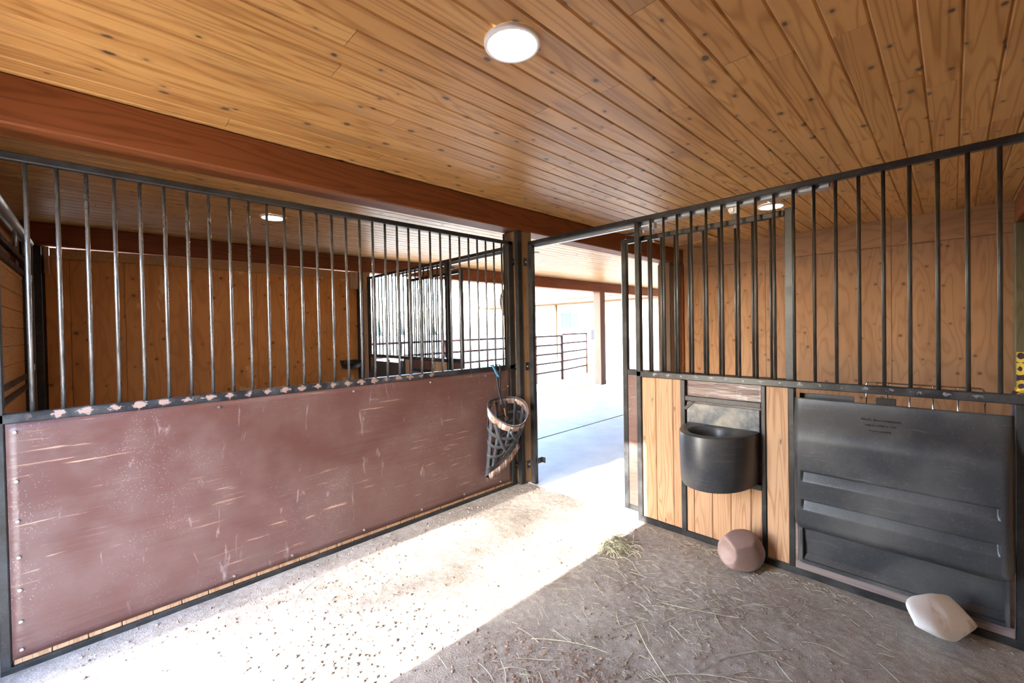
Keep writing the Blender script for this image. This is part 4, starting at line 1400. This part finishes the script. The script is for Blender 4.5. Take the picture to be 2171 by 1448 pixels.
# pale house across the yard
HX = 14.0
hs = thing('house', 'overexposed pale house with a wood fascia across the yard', 'house', (HX, 9, gz))
WY0, WY1, WZ0, WZ1 = 9.87, 11.08, 1.36, 2.20
box('wall', HX, HX + 0.2, -4, WY0, gz, 2.62, 'stucco', hs, 0)
box('wall', HX, HX + 0.2, WY1, 16.5, gz, 2.62, 'stucco', hs, 0)
box('wall', HX, HX + 0.2, WY0, WY1, gz, WZ0, 'stucco', hs, 0)
box('wall', HX, HX + 0.2, WY0, WY1, WZ1, 2.62, 'stucco', hs, 0)
box('wall', HX + 0.2, HX + 8, 16.3, 16.5, gz, 2.62, 'stucco', hs, 0)
wn = thing('window', None, None, (HX + 0.1, 10.5, 1.4))
wn.parent = hs; wn.location = Vector((HX + 0.1, 10.5, 1.4)) - Vector((HX, 9, gz))
for (a, b, c, d) in [(WY0, WY1, WZ0, WZ0 + 0.05), (WY0, WY1, WZ1 - 0.05, WZ1), (WY0, WY0 + 0.05, WZ0, WZ1), (WY1 - 0.05, WY1, WZ0, WZ1), (10.23, 10.29, WZ0, WZ1), (WY0, 10.23, 1.76, 1.80), (10.04, 10.08, WZ0, WZ1)]:
    box('window_frame', HX - 0.02, HX + 0.06, a, b, c, d, 'white', wn, 0)
box('pane', HX + 0.03, HX + 0.04, 10.29, WY1, WZ0, WZ1, 'glass', wn, 0)
box('pane', HX + 0.03, HX + 0.04, WY0, 10.23, WZ0, WZ1, 'glass', wn, 0)
box('fascia', HX - 0.75, HX - 0.70, -4, 16.7, 2.62, 2.80, 'fascia', hs, 0)
box('soffit', HX - 0.70, HX, -4, 16.7, 2.60, 2.62, 'fascia', hs, 0)
bm = bmesh.new()
rv = [bm.verts.new(p) for p in ((-0.8, -13, 0), (-0.8, 7.7, 0), (4.5, 7.7, 1.5), (4.5, -13, 1.5), (9.8, -13, 0), (9.8, 7.7, 0))]
bm.faces.new(rv[0:4]); bm.faces.new((rv[3], rv[2], rv[5], rv[4]))
bmesh.ops.solidify(bm, geom=bm.faces[:], thickness=0.1)
link('roof', bm_mesh(bm, 'roof'), 'roof', hs, (HX, 9, 2.80))
box('downpipe', HX - 0.08, HX - 0.02, 11.25, 11.34, gz, 2.6, 'fascia', hs, 0)
ac = box('wall_unit', HX - 0.35, HX, 8.95, 9.3, 0.85, 1.32, 'ac_grey', hs, 0.01)
pot = link('flower_pot', lathe_mesh([(0.0, 0.0), (0.10, 0.0), (0.16, 0.28), (0.17, 0.28), (0.17, 0.32), (0.14, 0.32), (0.13, 0.05), (0.0, 0.05)], 18), 'terracotta', None, (9.2, 6.05, gz))
tag(pot, 'small terracotta pot beside the pipe gate', 'pot')

# grass fringe along the slab edge
rngg = np.random.default_rng(31)
n = 2600
gx = rngg.uniform(1.5, 7.5, n); gy = 3.42 + np.abs(rngg.normal(0, 0.35, n))
BL = np.array([(-0.5, 0, 0), (0.5, 0, 0), (0.15, 0.25, 0.6), (0.05, 0.5, 1.0)])
pos = np.stack([gx, gy, np.full(n, gz)], -1)
rot = np.stack([np.zeros(n), np.zeros(n), rngg.uniform(0, 6.28, n)], -1)
hh = rngg.uniform(0.05, 0.15, n)
scl = np.stack([hh * 0.09, hh * 0.7, hh], -1)
gr = link('grass', scatter_mesh(BL, [(0, 1, 2), (0, 2, 3)], pos, rot, scl), 'grass')
tag(gr, 'thin grass fringe along the edge of the concrete', 'grass', None, 'stuff')

# distant conifers on the horizon
def conifer_mesh():
    prof = [(0.12, 0.0), (0.12, 0.8)]
    z, r = 0.8, 1.9
    for i in range(7):
        prof += [(r, z), (r * 0.45, z + 1.15)]
        z += 0.95; r *= 0.80
    prof += [(0.0, z + 1.2)]
    return lathe_mesh(prof, 9)
cm = conifer_mesh()
cm.materials.append(MAT['conifer'])
rt_ = random.Random(5)
CT = [(16, 92, 'leftmost of the distant conifers'), (24, 96, 'second distant conifer from the left'), (31, 90, 'third distant conifer from the left'), (38, 97, 'fourth distant conifer from the left'), (45, 92, 'fifth distant conifer from the left'), (52, 94, 'sixth distant conifer from the left'), (59, 90, 'rightmost of the distant conifers')]
for (x, y_, lab) in CT:
    o = link('conifer', cm, 'conifer', None, (x, y_, gz))
    o.scale = (0.7, 0.7, rt_.uniform(0.40, 0.62))
    tag(o, lab + ' on the horizon beyond the fence', 'tree', 'distant conifers')

# ================================================================== PADDOCK SIDE: TREE THAT FILTERS THE SUN
TX, TY = -25.0, 2.08
tree = thing('shade_tree', 'leafy tree out in the paddock on the sunny side of the barn', 'tree', (TX, TY, gz))
tr_pts = [(TX, TY, gz), (TX + 0.1, TY + 0.1, 2.5), (TX - 0.1, TY, 5.0), (TX, TY - 0.1, 7.4)]
bm = bmesh.new()
def limb(pts, r0, r1, seg=8):
    P = [Vector(p) for p in pts]
    rings = []
    for i, p in enumerate(P):
        tg = (P[min(i + 1, len(P) - 1)] - P[max(i - 1, 0)])
        q = tg.to_track_quat('Z', 'Y')
        r = r0 + (r1 - r0) * i / (len(P) - 1)
        rings.append([bm.verts.new(p - Vector((TX, TY, gz)) + q @ Vector((r * cos(2 * pi * k / seg), r * sin(2 * pi * k / seg), 0))) for k in range(seg)])
    for A, B in zip(rings, rings[1:]):
        for k in range(seg):
            bm.faces.new((A[k], A[(k + 1) % seg], B[(k + 1) % seg], B[k]))
limb(tr_pts, 0.30, 0.16)
rt3 = random.Random(9)
tips = []
for i in range(14):
    a = 2 * pi * i / 14
    z0 = 5.5 + 1.8 * rt3.random()
    tip = (TX + 2.0 * cos(a), TY + 2.0 * sin(a), 9.0 + 2.6 * rt3.random())
    mid = (TX + 0.8 * cos(a), TY + 0.8 * sin(a), z0 + 1.6)
    limb([(TX, TY, z0), mid, tip], 0.09, 0.025, 6)
link('trunk', bm_mesh(bm, 'trunk', True), 'bark', tree, (TX, TY, gz))
rl = np.random.default_rng(17)
cen = []
while len(cen) < 110:
    u = rl.uniform(-1, 1, 3)
    if (u ** 2).sum() < 1:
        cen.append((u[0] * 2.3, u[1] * 2.62, u[2] * 3.0))
cen = np.array(cen)
NL = 6800
ci = rl.integers(0, len(cen), NL)
lp = cen[ci] + rl.normal(0, 0.26, (NL, 3)) + np.array([TX, TY, 10.8])
LV = np.array([(-0.5, 0, 0), (0, -0.28, 0.05), (0.5, 0, 0), (0, 0.28, 0.05)])
lrot = rl.uniform(0, 6.28, (NL, 3))
ls = rl.uniform(0.12, 0.22, NL)
lm = scatter_mesh(LV, [(0, 1, 2, 3)], lp - np.array([TX, TY, gz]), lrot, np.stack([ls, ls, ls], -1))
lo = link('foliage', lm, 'leaf', tree, (TX, TY, gz))
lo['kind'] = 'stuff'
